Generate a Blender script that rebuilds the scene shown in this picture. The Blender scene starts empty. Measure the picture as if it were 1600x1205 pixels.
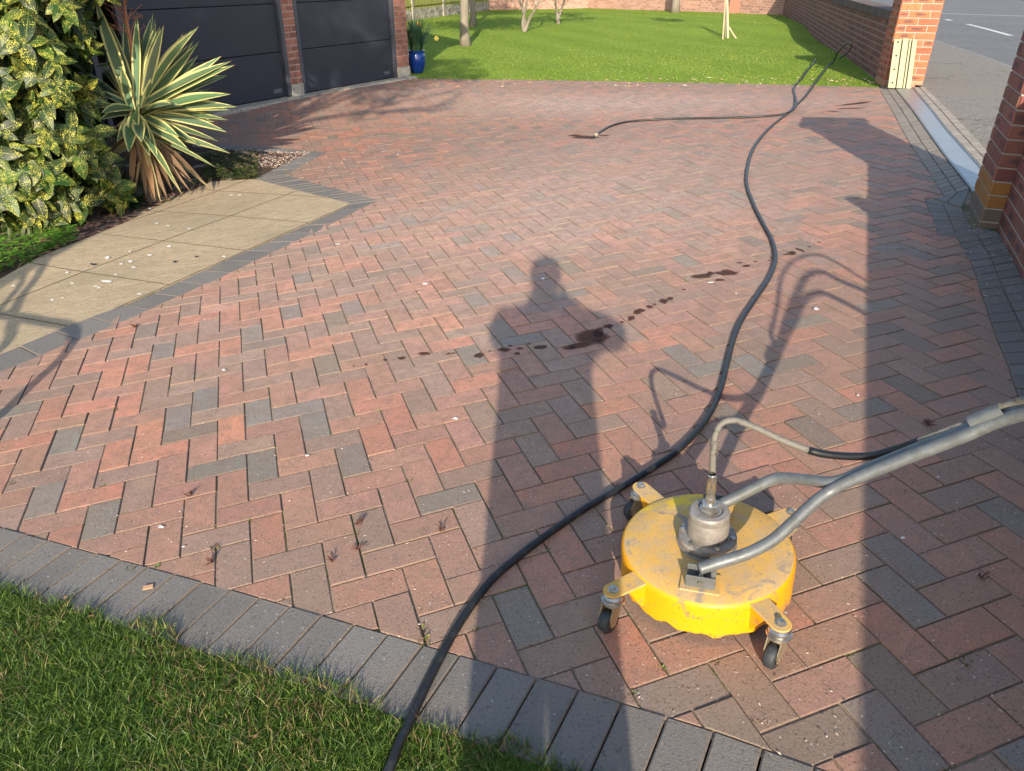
import bpy, bmesh, math, random
import numpy as np
from mathutils import Vector, Matrix, noise
random.seed(7); RNG = np.random.default_rng(7)
SC = bpy.context.scene
R = math.radians

# ------------------------------------------------------------------ camera
FOC = 1163.5
CW = np.array([0.27205, -1.96825, 1.51365])
FW = np.array([0.28615743, 0.82154478, -0.49313092]); RW = np.array([0.94573923, -0.32483706, 0.00762903]); UW = np.array([0.15391961, 0.46855636, 0.86992166])
cd = bpy.data.cameras.new('camera'); cam = bpy.data.objects.new('camera', cd); SC.collection.objects.link(cam)
cd.sensor_width = 36; cd.lens = FOC / 1600 * 36; cd.clip_start = 0.02; cd.clip_end = 600
m = Matrix.Identity(4)
for i in range(3):
    m[i][0] = RW[i]; m[i][1] = UW[i]; m[i][2] = -FW[i]; m[i][3] = CW[i]
cam.matrix_world = m; SC.camera = cam
# ------------------------------------------------------------------ sky, sun, exposure
SUN_AZ, SUN_EL = R(21.2), R(22.0)          # direction the light travels (from +y towards +x), height of the sun
w = bpy.data.worlds.new('World'); SC.world = w; w.use_nodes = True
nt = w.node_tree; bg = nt.nodes['Background']
sky = nt.nodes.new('ShaderNodeTexSky'); sky.sky_type = 'NISHITA'; sky.sun_disc = False
sky.sun_elevation = SUN_EL; sky.sun_rotation = SUN_AZ + math.pi; sky.air_density = 1.0; sky.dust_density = 1.2; sky.ozone_density = 1.0
nt.links.new(sky.outputs[0], bg.inputs[0]); bg.inputs[1].default_value = 0.15
ld = bpy.data.lights.new('sun', 'SUN'); ld.energy = 3.9; ld.angle = R(0.53); ld.color = (1.0, 0.88, 0.72)
sun = bpy.data.objects.new('sun', ld); SC.collection.objects.link(sun)
SDIR = np.array([math.sin(SUN_AZ) * math.cos(SUN_EL), math.cos(SUN_AZ) * math.cos(SUN_EL), -math.sin(SUN_EL)])
sun.rotation_mode = 'QUATERNION'; sun.rotation_quaternion = Vector(SDIR).to_track_quat('-Z', 'Y'); sun.location = (0, -5, 6)
SC.view_settings.view_transform = 'Standard'; SC.view_settings.look = 'None'; SC.view_settings.exposure = 1.03; SC.view_settings.gamma = 1

# ------------------------------------------------------------------ ground shape
MG = np.array([[0.99794641, 0.00123934, -0.06404244], [0.00123934, 0.99925206, 0.0386496], [0.06404244, -0.0386496, 0.99719846]])
PN = MG[:, 2]
def plane_z(x, y): return -(PN[0] * x + PN[1] * y) / PN[2]
def ray(u, v):
    d = FW * FOC + RW * (u - 800) + UW * (602.5 - v); return d / np.linalg.norm(d)
def pix(X):
    D = np.asarray(X, float) - CW; z = D @ FW
    return 800 + FOC * (D @ RW) / z, 602.5 - FOC * (D @ UW) / z
ctl = []
for x in np.arange(-2.5, 5.6, 1.0):
    for y in np.arange(-3.0, 5.1, 1.0):
        if x < 4.6 or y < 3.5: ctl.append((x, y, plane_z(x, y)))
ctl += [(7.5, 5.45, .265), (7.95, 5.3, .30), (6.2, 4.3, .24), (6.1, 2.8, .285), (5.74, 8.3, .07), (2.83, 9.9, -.005), (.91, 8.46, .02), (-.6, 7.15, .02), (-2.5, 5.5, -.02), (4.2, 9.3, .02),
        (1.2, 7.2, -.1), (2.4, 7.0, -.09), (16.6, 19.5, .19), (12, 12.3, .23), (14, 28.5, .0), (10, 28.6, -.06), (5, 15, -.04), (7.5, 18, 0), (10.5, 14, .14), (6, 24, -.05), (-6, 12, -.05), (-8, 2, -.3), (-6, -6, -.1), (0, -8, .1), (6, -6, .25),
        (9.5, 5.5, .33), (12, 6, .33), (14, 9, .32), (10, 1, .32), (8, -3, .3), (20, 12, .32), (24, 22, .3), (20, 0, .32), (12, 14.2, .27), (9.6, 8.0, .3)]
for k in range(10): ctl.append((70 * math.cos(k * .628), 70 * math.sin(k * .628), 0.1))
ctl = np.array(ctl)
CC = 1.2
def _phi(d2): return np.sqrt(d2 + CC * CC)
_A = _phi(((ctl[:, None, :2] - ctl[None, :, :2]) ** 2).sum(-1)); _n = len(ctl)
_S = np.zeros((_n + 1, _n + 1)); _S[:_n, :_n] = _A; _S[:_n, _n] = 1; _S[_n, :_n] = 1
_w = np.linalg.solve(_S, np.r_[ctl[:, 2], 0])
def gz(x, y):
    x = np.asarray(x, float); y = np.asarray(y, float); sh = x.shape
    X = np.stack([x.ravel(), y.ravel()], -1); out = np.empty(len(X))
    for i in range(0, len(X), 20000):
        b = X[i:i + 20000]; out[i:i + 20000] = _phi(((b[:, None] - ctl[None, :, :2]) ** 2).sum(-1)) @ _w[:_n] + _w[_n]
    return out.reshape(sh) if sh else float(out[0])
def gp(u, v, h=0.0):                        # ground point (raised by h) seen at a photo pixel
    d = ray(u, v); lo = 0.5; t = lo
    while t < 60:
        X = CW + d * t
        if X[2] < gz(X[0], X[1]) + h: break
        lo = t; t *= 1.06
    hi = t
    for _ in range(30):
        mm = (lo + hi) / 2; X = CW + d * mm
        if X[2] < gz(X[0], X[1]) + h: hi = mm
        else: lo = mm
    return CW + d * hi
def at(u, v, dist): return CW + ray(u, v) * dist
def unshadow(u, v, z):                      # point at height z whose shadow falls at the pixel
    P = gp(u, v); return P - SDIR * (z - P[2]) / (-SDIR[2]) * 1.0

# ------------------------------------------------------------------ materials
def mat(name, base=(.5, .5, .5), rough=.7, metal=0.0, build=None, spec=0.5):
    mt = bpy.data.materials.new(name); mt.use_nodes = True; N = mt.node_tree
    b = N.nodes['Principled BSDF']; b.inputs['Base Color'].default_value = (*base, 1); b.inputs['Roughness'].default_value = rough; b.inputs['Metallic'].default_value = metal
    b.inputs['Specular IOR Level'].default_value = spec
    if build: build(K(N), b)
    return mt
class K:
    def __init__(s, N): s.N = N; s.tc = None
    def n(s, t, **kw):
        x = s.N.nodes.new(t)
        for a, v in kw.items():
            if hasattr(x, a): setattr(x, a, v)
            else: x.inputs[a.replace('_', ' ')].default_value = v
        return x
    def l(s, a, b): s.N.links.new(a, b)
    def obj(s):
        if not s.tc: s.tc = s.n('ShaderNodeTexCoord')
        return s.tc.outputs['Object']
    def uv(s):
        if not s.tc: s.tc = s.n('ShaderNodeTexCoord')
        return s.tc.outputs['UV']
    def scale(s, v, sx, sy, sz, rot=(0, 0, 0)):
        q = s.n('ShaderNodeMapping'); s.l(v, q.inputs[0]); q.inputs['Scale'].default_value = (sx, sy, sz); q.inputs['Rotation'].default_value = rot; return q.outputs[0]
    def noise(s, sc, det=3, rough=.55, vec=None, dist=0):
        x = s.n('ShaderNodeTexNoise'); x.inputs['Scale'].default_value = sc; x.inputs['Detail'].default_value = det; x.inputs['Roughness'].default_value = rough; x.inputs['Distortion'].default_value = dist
        s.l(vec if vec is not None else s.obj(), x.inputs['Vector']); return x.outputs['Fac']
    def vor(s, sc, feature='F1', vec=None, out='Distance'):
        x = s.n('ShaderNodeTexVoronoi'); x.feature = feature; x.inputs['Scale'].default_value = sc; s.l(vec if vec is not None else s.obj(), x.inputs['Vector']); return x.outputs[out]
    def ramp(s, f, stops, interp='LINEAR'):
        x = s.n('ShaderNodeValToRGB'); e = x.color_ramp.elements; x.color_ramp.interpolation = interp
        while len(e) > 1: e.remove(e[0])
        for i, (p, c) in enumerate(stops):
            c = (c, c, c, 1) if isinstance(c, (int, float)) else (*c, 1)
            if i == 0: e[0].position = p; e[0].color = c
            else: q = e.new(p); q.color = c
        s.l(f, x.inputs[0]); return x.outputs[0]
    def mix(s, f, a, b, mode='MIX'):
        x = s.n('ShaderNodeMix'); x.data_type = 'RGBA'; x.blend_type = mode
        for i, v in ((0, f), (6, a), (7, b)):
            if isinstance(v, (int, float)): x.inputs[i].default_value = v
            elif isinstance(v, tuple): x.inputs[i].default_value = (*v, 1)
            else: s.l(v, x.inputs[i])
        return x.outputs[2]
    def math(s, op, a, b=0.0, c=None):
        x = s.n('ShaderNodeMath'); x.operation = op
        for i, v in enumerate((a, b) if c is None else (a, b, c)):
            if isinstance(v, (int, float)): x.inputs[i].default_value = v
            else: s.l(v, x.inputs[i])
        return x.outputs[0]
    def attr(s, name, out='Color'):
        x = s.n('ShaderNodeAttribute'); x.attribute_name = name; return x.outputs[out]
    def bump(s, b, h, strength=.4, dist=.01):
        x = s.n('ShaderNodeBump'); x.inputs['Strength'].default_value = strength; x.inputs['Distance'].default_value = dist; s.l(h, x.inputs['Height']); s.l(x.outputs[0], b.inputs['Normal'])
def setc(k, b, c): k.l(c, b.inputs['Base Color'])

def _paver(k, b):
    col = k.attr('Col'); big = k.noise(0.55, 3, .6); mid = k.noise(6, 4, .65); fine = k.noise(170, 3, .7); blot = k.noise(22, 4, .6, dist=.6)
    c = k.mix(k.ramp(blot, [(.40, 0.0), (.68, .5)]), col, (.20, .138, .105))
    c = k.mix(k.ramp(mid, [(.42, 0.0), (.75, .5)]), c, (.27, .185, .135))                       # film of dirt
    c = k.mix(k.ramp(big, [(.46, 0.0), (.62, .42)]), c, (.29, .205, .15))                       # unwashed areas
    c = k.mix(k.ramp(fine, [(.32, .7), (.46, 0.0)]), c, (.06, .045, .038))
    c = k.mix(k.ramp(fine, [(.62, 0.0), (.76, .5)]), c, (.42, .36, .31))
    sp = k.vor(38); c = k.mix(k.ramp(sp, [(.07, .8), (.11, 0.0)]), c, (.50, .44, .36))
    setc(k, b, c); k.bump(b, k.math('ADD', k.noise(260, 3, .7), k.math('MULTIPLY', k.noise(45, 4, .6), 1.2)), .55, .0022)
    k.l(k.ramp(k.noise(9, 3), [(.3, .72), (.7, .9)]), b.inputs['Roughness'])
M_PAVER = mat('paver', rough=.85, build=_paver, spec=.35)
def _sand(k, b):
    g = k.noise(3.5, 4, .7); c = k.mix(k.noise(120, 3, .7), (.13, .10, .075), (.40, .32, .24))
    c = k.mix(k.ramp(g, [(.50, 0.0), (.60, .85)]), c, k.mix(k.noise(60, 2), (.03, .055, .012), (.10, .12, .025)))
    setc(k, b, c); k.bump(b, k.noise(200, 3, .7), .8, .004)
M_SAND = mat('joint_sand', rough=1, build=_sand, spec=.1)
def _worn0(a, c):
    return lambda k, b: setc(k, b, k.mix(k.noise(30, 4, .7), a, c))
def _slab(k, b):
    v = k.obj(); st = k.noise(5, 6, .65, k.scale(v, 1.2, 3.2, 1, (0, 0, .55)), 1.5)
    c = k.mix(k.ramp(st, [(.3, 0.0), (.7, 1.0)]), (.53, .41, .26), (.38, .29, .18))
    c = k.mix(k.ramp(k.noise(.9, 4, .6), [(.48, 0.0), (.66, .6)]), c, (.30, .235, .15))
    c = k.mix(k.ramp(k.noise(60, 4, .75), [(.56, 0.0), (.68, .6)]), c, (.09, .07, .05))
    c = k.mix(k.ramp(k.noise(240, 2), [(.35, .35), (.5, 0.0)]), c, (.12, .095, .07)); setc(k, b, c)
    k.bump(b, k.math('ADD', k.math('MULTIPLY', st, 1.6), k.noise(90, 4, .7)), .6, .006)
M_JOINT = mat('slab_joint', rough=1, build=_worn0((.075, .06, .04), (.05, .05, .025)), spec=.1)
M_SLAB = mat('sandstone_slab', rough=.85, build=_slab, spec=.3)
def _gblock(k, b):
    col = k.attr('Col'); c = k.mix(k.ramp(k.noise(7, 4, .65), [(.42, 0.0), (.72, .6)]), col, (.22, .185, .15))
    c = k.mix(k.ramp(k.noise(150, 3, .7), [(.60, 0.0), (.72, .55)]), c, (.36, .33, .29)); c = k.mix(k.ramp(k.vor(30), [(.05, .7), (.09, 0.0)]), c, (.5, .46, .4))
    c = k.mix(k.ramp(k.noise(140, 2), [(.32, .5), (.42, 0.0)]), c, (.04, .04, .04))
    setc(k, b, c); k.bump(b, k.noise(230, 3, .75), .7, .003)
M_GBLOCK = mat('charcoal_block', rough=.85, build=_gblock, spec=.35)
def _brick(hue):
    def f(k, b):
        col = k.attr('Col'); uv = k.uv(); sx = k.n('ShaderNodeSeparateXYZ'); k.l(uv, sx.inputs[0])
        dx = k.math('ABSOLUTE', k.math('SUBTRACT', sx.outputs[0], .5)); dy = k.math('ABSOLUTE', k.math('SUBTRACT', sx.outputs[1], .5))
        r = k.math('SQRT', k.math('ADD', k.math('POWER', k.math('MULTIPLY', dx, 2.3), 2), k.math('POWER', k.math('MULTIPLY', dy, 2.4), 2)))
        r = k.math('ADD', r, k.math('MULTIPLY', k.math('SUBTRACT', k.noise(30, 3), .5), .9))
        f_ = k.math('MULTIPLY', k.ramp(r, [(.45, 1.0), (.95, 0.0)]), k.attr('Col', 'Alpha'))
        c = k.mix(f_, col, hue); c = k.mix(k.ramp(k.noise(18, 4, .7), [(.45, 0.0), (.8, .5)]), c, (.09, .05, .04))
        c = k.mix(k.ramp(k.noise(130, 3, .7), [(.6, 0.0), (.75, .4)]), c, (.40, .30, .24)); setc(k, b, c); k.bump(b, k.noise(140, 3, .7), .5, .003)
    return f
M_BRICK = mat('brick', rough=.85, build=_brick((.085, .05, .055)), spec=.3)
def _mortar(k, b):
    setc(k, b, k.mix(k.noise(60, 3), (.30, .26, .22), (.44, .39, .33))); k.bump(b, k.noise(200, 3), .5, .003)
M_MORTAR = mat('mortar', rough=.95, build=_mortar, spec=.2)
def _soil(k, b):
    c = k.mix(k.noise(35, 5, .7), (.035, .024, .018), (.15, .105, .075)); setc(k, b, c); k.bump(b, k.noise(60, 5, .7), 1, .02)
M_SOIL = mat('soil', rough=1, build=_soil, spec=.1)
def _turf(k, b):
    c = k.mix(k.noise(2, 4, .6), (.055, .11, .014), (.085, .15, .02)); c = k.mix(k.ramp(k.noise(50, 4, .7), [(.5, 0.0), (.75, .5)]), c, (.11, .11, .03)); setc(k, b, c); k.bump(b, k.noise(60, 4, .7), 1, .02)
M_TURF = mat('turf', rough=1, build=_turf, spec=.1)
def _grass(k, b):
    c = k.attr('Col'); setc(k, b, c)
    t = k.n('ShaderNodeBsdfTranslucent'); k.l(c, t.inputs[0]); mx = k.n('ShaderNodeMixShader'); mx.inputs[0].default_value = .3
    k.l(b.outputs[0], mx.inputs[1]); k.l(t.outputs[0], mx.inputs[2]); k.l(mx.outputs[0], k.N.nodes['Material Output'].inputs[0])
def _lawn(k, b):
    c = k.mix(k.noise(1.1, 4, .6), (.125, .20, .02), (.20, .28, .035)); wv = k.n('ShaderNodeTexWave'); wv.inputs['Scale'].default_value = .28; wv.inputs['Distortion'].default_value = 1.5; k.l(k.scale(k.obj(), .9, -.25, 1), wv.inputs[0])
    c = k.mix(k.math('MULTIPLY', wv.outputs[1], .35), c, (.24, .32, .05)); c = k.mix(k.ramp(k.noise(70, 4, .7), [(.5, 0.0), (.7, .5)]), c, (.06, .11, .012)); c = k.mix(k.ramp(k.noise(3, 5, .7), [(.58, 0.0), (.75, .5)]), c, (.26, .27, .07)); setc(k, b, c); k.bump(b, k.noise(60, 4, .7), .6, .012)
M_LAWN = mat('mown_turf', rough=1, build=_lawn, spec=.1)
M_GRASS = mat('grass_blade', rough=.45, build=_grass, spec=.35)
def _leafspot(k, b):
    uv = k.uv(); col = k.attr('Col'); sx = k.n('ShaderNodeSeparateXYZ'); k.l(uv, sx.inputs[0])
    seed = k.attr('Seed', 'Fac'); off = k.n('ShaderNodeCombineXYZ'); k.l(k.math('MULTIPLY', seed, 37), off.inputs[0]); k.l(k.math('MULTIPLY', seed, 61), off.inputs[1])
    va = k.n('ShaderNodeVectorMath'); va.operation = 'ADD'; k.l(k.scale(uv, .45, 1, 1), va.inputs[0]); k.l(off.outputs[0], va.inputs[1])
    nz = k.noise(22, 3, .7, va.outputs[0]); big = k.noise(2.4, 2, .5, va.outputs[0])
    thr = k.math('ADD', nz, k.math('MULTIPLY', k.math('SUBTRACT', big, .5), .55))
    c = k.mix(k.ramp(thr, [(.585, 0.0), (.605, 1.0)]), col, k.mix(nz, (.36, .35, .03), (.58, .52, .09)))
    mid = k.ramp(k.math('ABSOLUTE', k.math('SUBTRACT', sx.outputs[0], .5)), [(.012, .55), (.03, 0.0)]); c = k.mix(mid, c, (.30, .34, .08))
    setc(k, b, c)
    t = k.n('ShaderNodeBsdfTranslucent'); k.l(c, t.inputs[0]); mx = k.n('ShaderNodeMixShader'); mx.inputs[0].default_value = .10
    k.l(b.outputs[0], mx.inputs[1]); k.l(t.outputs[0], mx.inputs[2]); k.l(mx.outputs[0], k.N.nodes['Material Output'].inputs[0])
M_SPOT = mat('spotted_leaf', rough=.46, build=_leafspot, spec=.28)
def _yucca(k, b):
    uv = k.uv(); sx = k.n('ShaderNodeSeparateXYZ'); k.l(uv, sx.inputs[0]); d = k.math('ABSOLUTE', k.math('SUBTRACT', sx.outputs[0], .5)); col = k.attr('Col')
    st = k.noise(9, 2, .5, k.scale(uv, 6, .15, 1)); d2 = k.math('ADD', d, k.math('MULTIPLY', k.math('SUBTRACT', st, .5), .22))
    c = k.mix(k.ramp(d2, [(.30, 0.0), (.36, 1.0)]), k.mix(st, col, (.055, .10, .045)), (.46, .42, .15)); 
    c = k.mix(k.ramp(sx.outputs[1], [(.955, 0.0), (.985, .9)]), c, (.16, .09, .04)); c = k.mix(k.attr('Col', 'Alpha'), col, c)
    c = k.mix(k.ramp(k.noise(14, 4, .7), [(.62, 0.0), (.75, .5)]), c, (.22, .17, .08)); setc(k, b, c)
M_YUCCA = mat('yucca_leaf', rough=.58, build=_yucca, spec=.25)
def _bark(k, b):
    c = k.mix(k.noise(12, 5, .7, k.scale(k.obj(), 1, 1, .3)), (.12, .10, .075), (.32, .28, .22)); setc(k, b, c); k.bump(b, k.noise(20, 5, .7, k.scale(k.obj(), 1, 1, .25)), .8, .01)
M_BARK = mat('bark', rough=.9, build=_bark, spec=.2)
def _tarmac(lo, hi, gr):
    def f(k, b):
        c = k.mix(k.noise(90, 4, .75), lo, hi); c = k.mix(k.ramp(k.noise(.5, 3), [(.4, 0.0), (.7, .4)]), c, gr); c = k.mix(k.ramp(k.vor(42), [(.14, .75), (.24, 0.0)]), c, (.50, .44, .36)); c = k.mix(k.ramp(k.noise(38, 3, .8), [(.36, .6), (.46, 0.0)]), c, (.07, .065, .06)); c = k.mix(k.ramp(k.math('ABSOLUTE', k.math('SUBTRACT', k.noise(.8, 4, .6), .5)), [(.001, .7), (.005, 0.0)]), c, (.05, .05, .05))
        c = k.mix(k.ramp(k.noise(6, 5, .7), [(.5, 0.0), (.8, .35)]), c, lo); setc(k, b, c); k.bump(b, k.noise(120, 3, .7), .7, .004)
    return f
M_ROAD = mat('asphalt', rough=.9, build=_tarmac((.10, .10, .105), (.19, .185, .18), (.21, .20, .19)), spec=.3)
M_FOOT = mat('footway_asphalt', rough=.95, build=_tarmac((.14, .125, .11), (.32, .285, .24), (.24, .21, .175)), spec=.2)
def _worn(base, wear, amt=.62, sc=40):
    def f(k, b):
        setc(k, b, k.mix(k.ramp(k.noise(sc, 5, .75), [(amt, 0.0), (amt + .1, 1.0)]), base, wear))
    return f
M_LINE = mat('road_paint', rough=.8, build=_worn((.62, .60, .56), (.24, .23, .22), .52))
M_CONC = mat('concrete', rough=.9, build=_worn((.40, .36, .29), (.22, .20, .16), .5, 25), spec=.3)
M_KERB = mat('kerb_stone', rough=.9, build=_worn((.23, .22, .20), (.13, .12, .11), .5, 9), spec=.3)
M_DOOR = mat('door_coating', rough=.45, build=lambda k, b: (setc(k, b, k.mix(k.noise(3, 3), (.022, .025, .038), (.031, .034, .048))), k.bump(b, k.noise(400, 2, .6, k.scale(k.obj(), 1, 1, .2)), .15, .001)), spec=.4)
M_DTRIM = mat('door_trim', (.055, .058, .075), .4)
M_PLATE = mat('plate_rim', (.22, .23, .26), .35, .3)
def _yel(top):
    def f(k, b):
        base = (.78, .315, .002) if not top else (.66, .36, .055)
        c = k.mix(k.noise(5, 4, .7), base, (.80, .36, .006) if not top else (.60, .38, .13))
        if top:
            c = k.mix(k.ramp(k.noise(14, 6, .72), [(.42, 0.0), (.60, .72)]), c, (.44, .33, .21)); c = k.mix(k.ramp(k.noise(11, 6, .75, dist=1.0), [(.57, 0.0), (.64, .85)]), c, (.24, .215, .19))
            c = k.mix(k.ramp(k.noise(190, 3, .7), [(.58, 0.0), (.68, .6)]), c, (.20, .15, .09))
            c = k.mix(k.ramp(k.noise(4.5, 4, .6, dist=.4), [(.60, 0.0), (.66, .8)]), c, (.85, .55, .02))
        else:
            c = k.mix(k.ramp(k.noise(13, 6, .75, dist=1.2), [(.56, 0.0), (.62, .85)]), c, (.34, .20, .10)); c = k.mix(k.ramp(k.noise(60, 5, .75), [(.60, 0.0), (.66, .9)]), c, (.13, .08, .04))
        setc(k, b, c); k.bump(b, k.noise(70, 4, .7), .35, .002)
    return f
M_YTOP = mat('dusty_yellow_paint', rough=.75, build=_yel(True), spec=.3)
M_YSIDE = mat('yellow_paint', rough=.42, build=_yel(False), spec=.45)
def _steel(c1, c2, rg):
    def f(k, b):
        setc(k, b, k.mix(k.ramp(k.noise(35, 5, .7), [(.35, 0.0), (.65, 1.0)]), c1, c2)); k.l(k.ramp(k.noise(50, 4), [(.3, rg), (.7, rg + .22)]), b.inputs['Roughness']); k.bump(b, k.noise(90, 4, .7), .2, .001)
    return f
M_TUBE = mat('galvanised_tube', metal=.35, build=_steel((.17, .185, .19), (.125, .13, .125), .38))
M_CAST = mat('dusty_casting', metal=.35, build=_steel((.33, .31, .28), (.22, .19, .165), .45))
M_CHROME = mat('worn_chrome', metal=.9, build=_steel((.62, .60, .56), (.40, .36, .30), .18))
M_BRASSY = mat('zinc_passivated', metal=.6, build=_steel((.45, .36, .22), (.30, .25, .18), .3))
M_RUBBER = mat('rubber', rough=.6, build=_worn((.028, .032, .036), (.10, .11, .11), .58, 60))
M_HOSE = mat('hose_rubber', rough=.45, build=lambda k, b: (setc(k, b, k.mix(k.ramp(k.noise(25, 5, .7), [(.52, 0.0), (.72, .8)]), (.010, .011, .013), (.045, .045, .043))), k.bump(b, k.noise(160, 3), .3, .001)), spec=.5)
M_WHIP = mat('dusty_hose', rough=.7, build=_worn((.155, .143, .12), (.05, .048, .042), .53, 55))
M_CREAM = mat('cream_paint', rough=.6, build=_worn((.36, .33, .19), (.30, .27, .15), .6, 12), spec=.3)
M_DARK = mat('dark_gap', (.012, .012, .012), .8)
M_BLUE = mat('blue_glaze', (.012, .045, .30), .12, build=lambda k, b: setc(k, b, k.mix(k.noise(8, 3), (.005, .02, .14), (.010, .045, .24))))
M_FENCE = mat('fence_board', rough=.85, build=lambda k, b: setc(k, b, k.mix(k.noise(14, 4, .7, k.scale(k.obj(), 1, 1, .1)), (.16, .17, .045), (.36, .35, .10))), spec=.2)
M_STONE = mat('gravel_board', rough=.95, build=lambda k, b: (setc(k, b, k.mix(k.vor(9, out='Color'), (.16, .14, .11), (.45, .41, .33))), k.bump(b, k.vor(9), 1, .02)), spec=.2)
M_WET = mat('wet_film', (.035, .018, .016), .3, spec=.45)
def _wet(k, b):
    t = k.n('ShaderNodeBsdfTransparent'); t.inputs[0].default_value = (.76, .70, .68, 1); mx = k.n('ShaderNodeMixShader'); mx.inputs[0].default_value = .10
    b.inputs['Base Color'].default_value = (.04, .022, .02, 1); k.l(t.outputs[0], mx.inputs[1]); k.l(b.outputs[0], mx.inputs[2]); k.l(mx.outputs[0], k.N.nodes['Material Output'].inputs[0])
M_WET = mat('wet_film', rough=.4, build=_wet)
M_WHITE = mat('droppings', (.74, .72, .68), .9)
M_BLACKBIT = mat('black_debris', (.02, .02, .026), .6)
def _vc(rough):
    return lambda k, b: setc(k, b, k.attr('Col'))
M_VC = mat('litter', rough=.9, build=_vc(.9), spec=.2)
M_PLANT = mat('plant_leaf', rough=.5, build=_grass, spec=.35)
def _drain(k, b):
    v = k.uv(); g = k.n('ShaderNodeTexWave'); g.wave_type = 'BANDS'; g.bands_direction = 'Y'; g.inputs['Scale'].default_value = 9; k.l(v, g.inputs[0])
    g2 = k.n('ShaderNodeTexWave'); g2.bands_direction = 'X'; g2.inputs['Scale'].default_value = 3.2; k.l(v, g2.inputs[0])
    hole = k.math('MULTIPLY', k.ramp(g.outputs[1], [(.55, 0.0), (.75, 1.0)]), k.ramp(g2.outputs[1], [(.45, 0.0), (.65, 1.0)]))
    setc(k, b, k.mix(hole, k.mix(k.noise(20, 4), (.27, .28, .28), (.37, .38, .38)), (.07, .075, .08))); k.bump(b, hole, -.5, .004)
M_DRAIN = mat('galvanised_grate', rough=.42, metal=.35, build=_drain)

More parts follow.
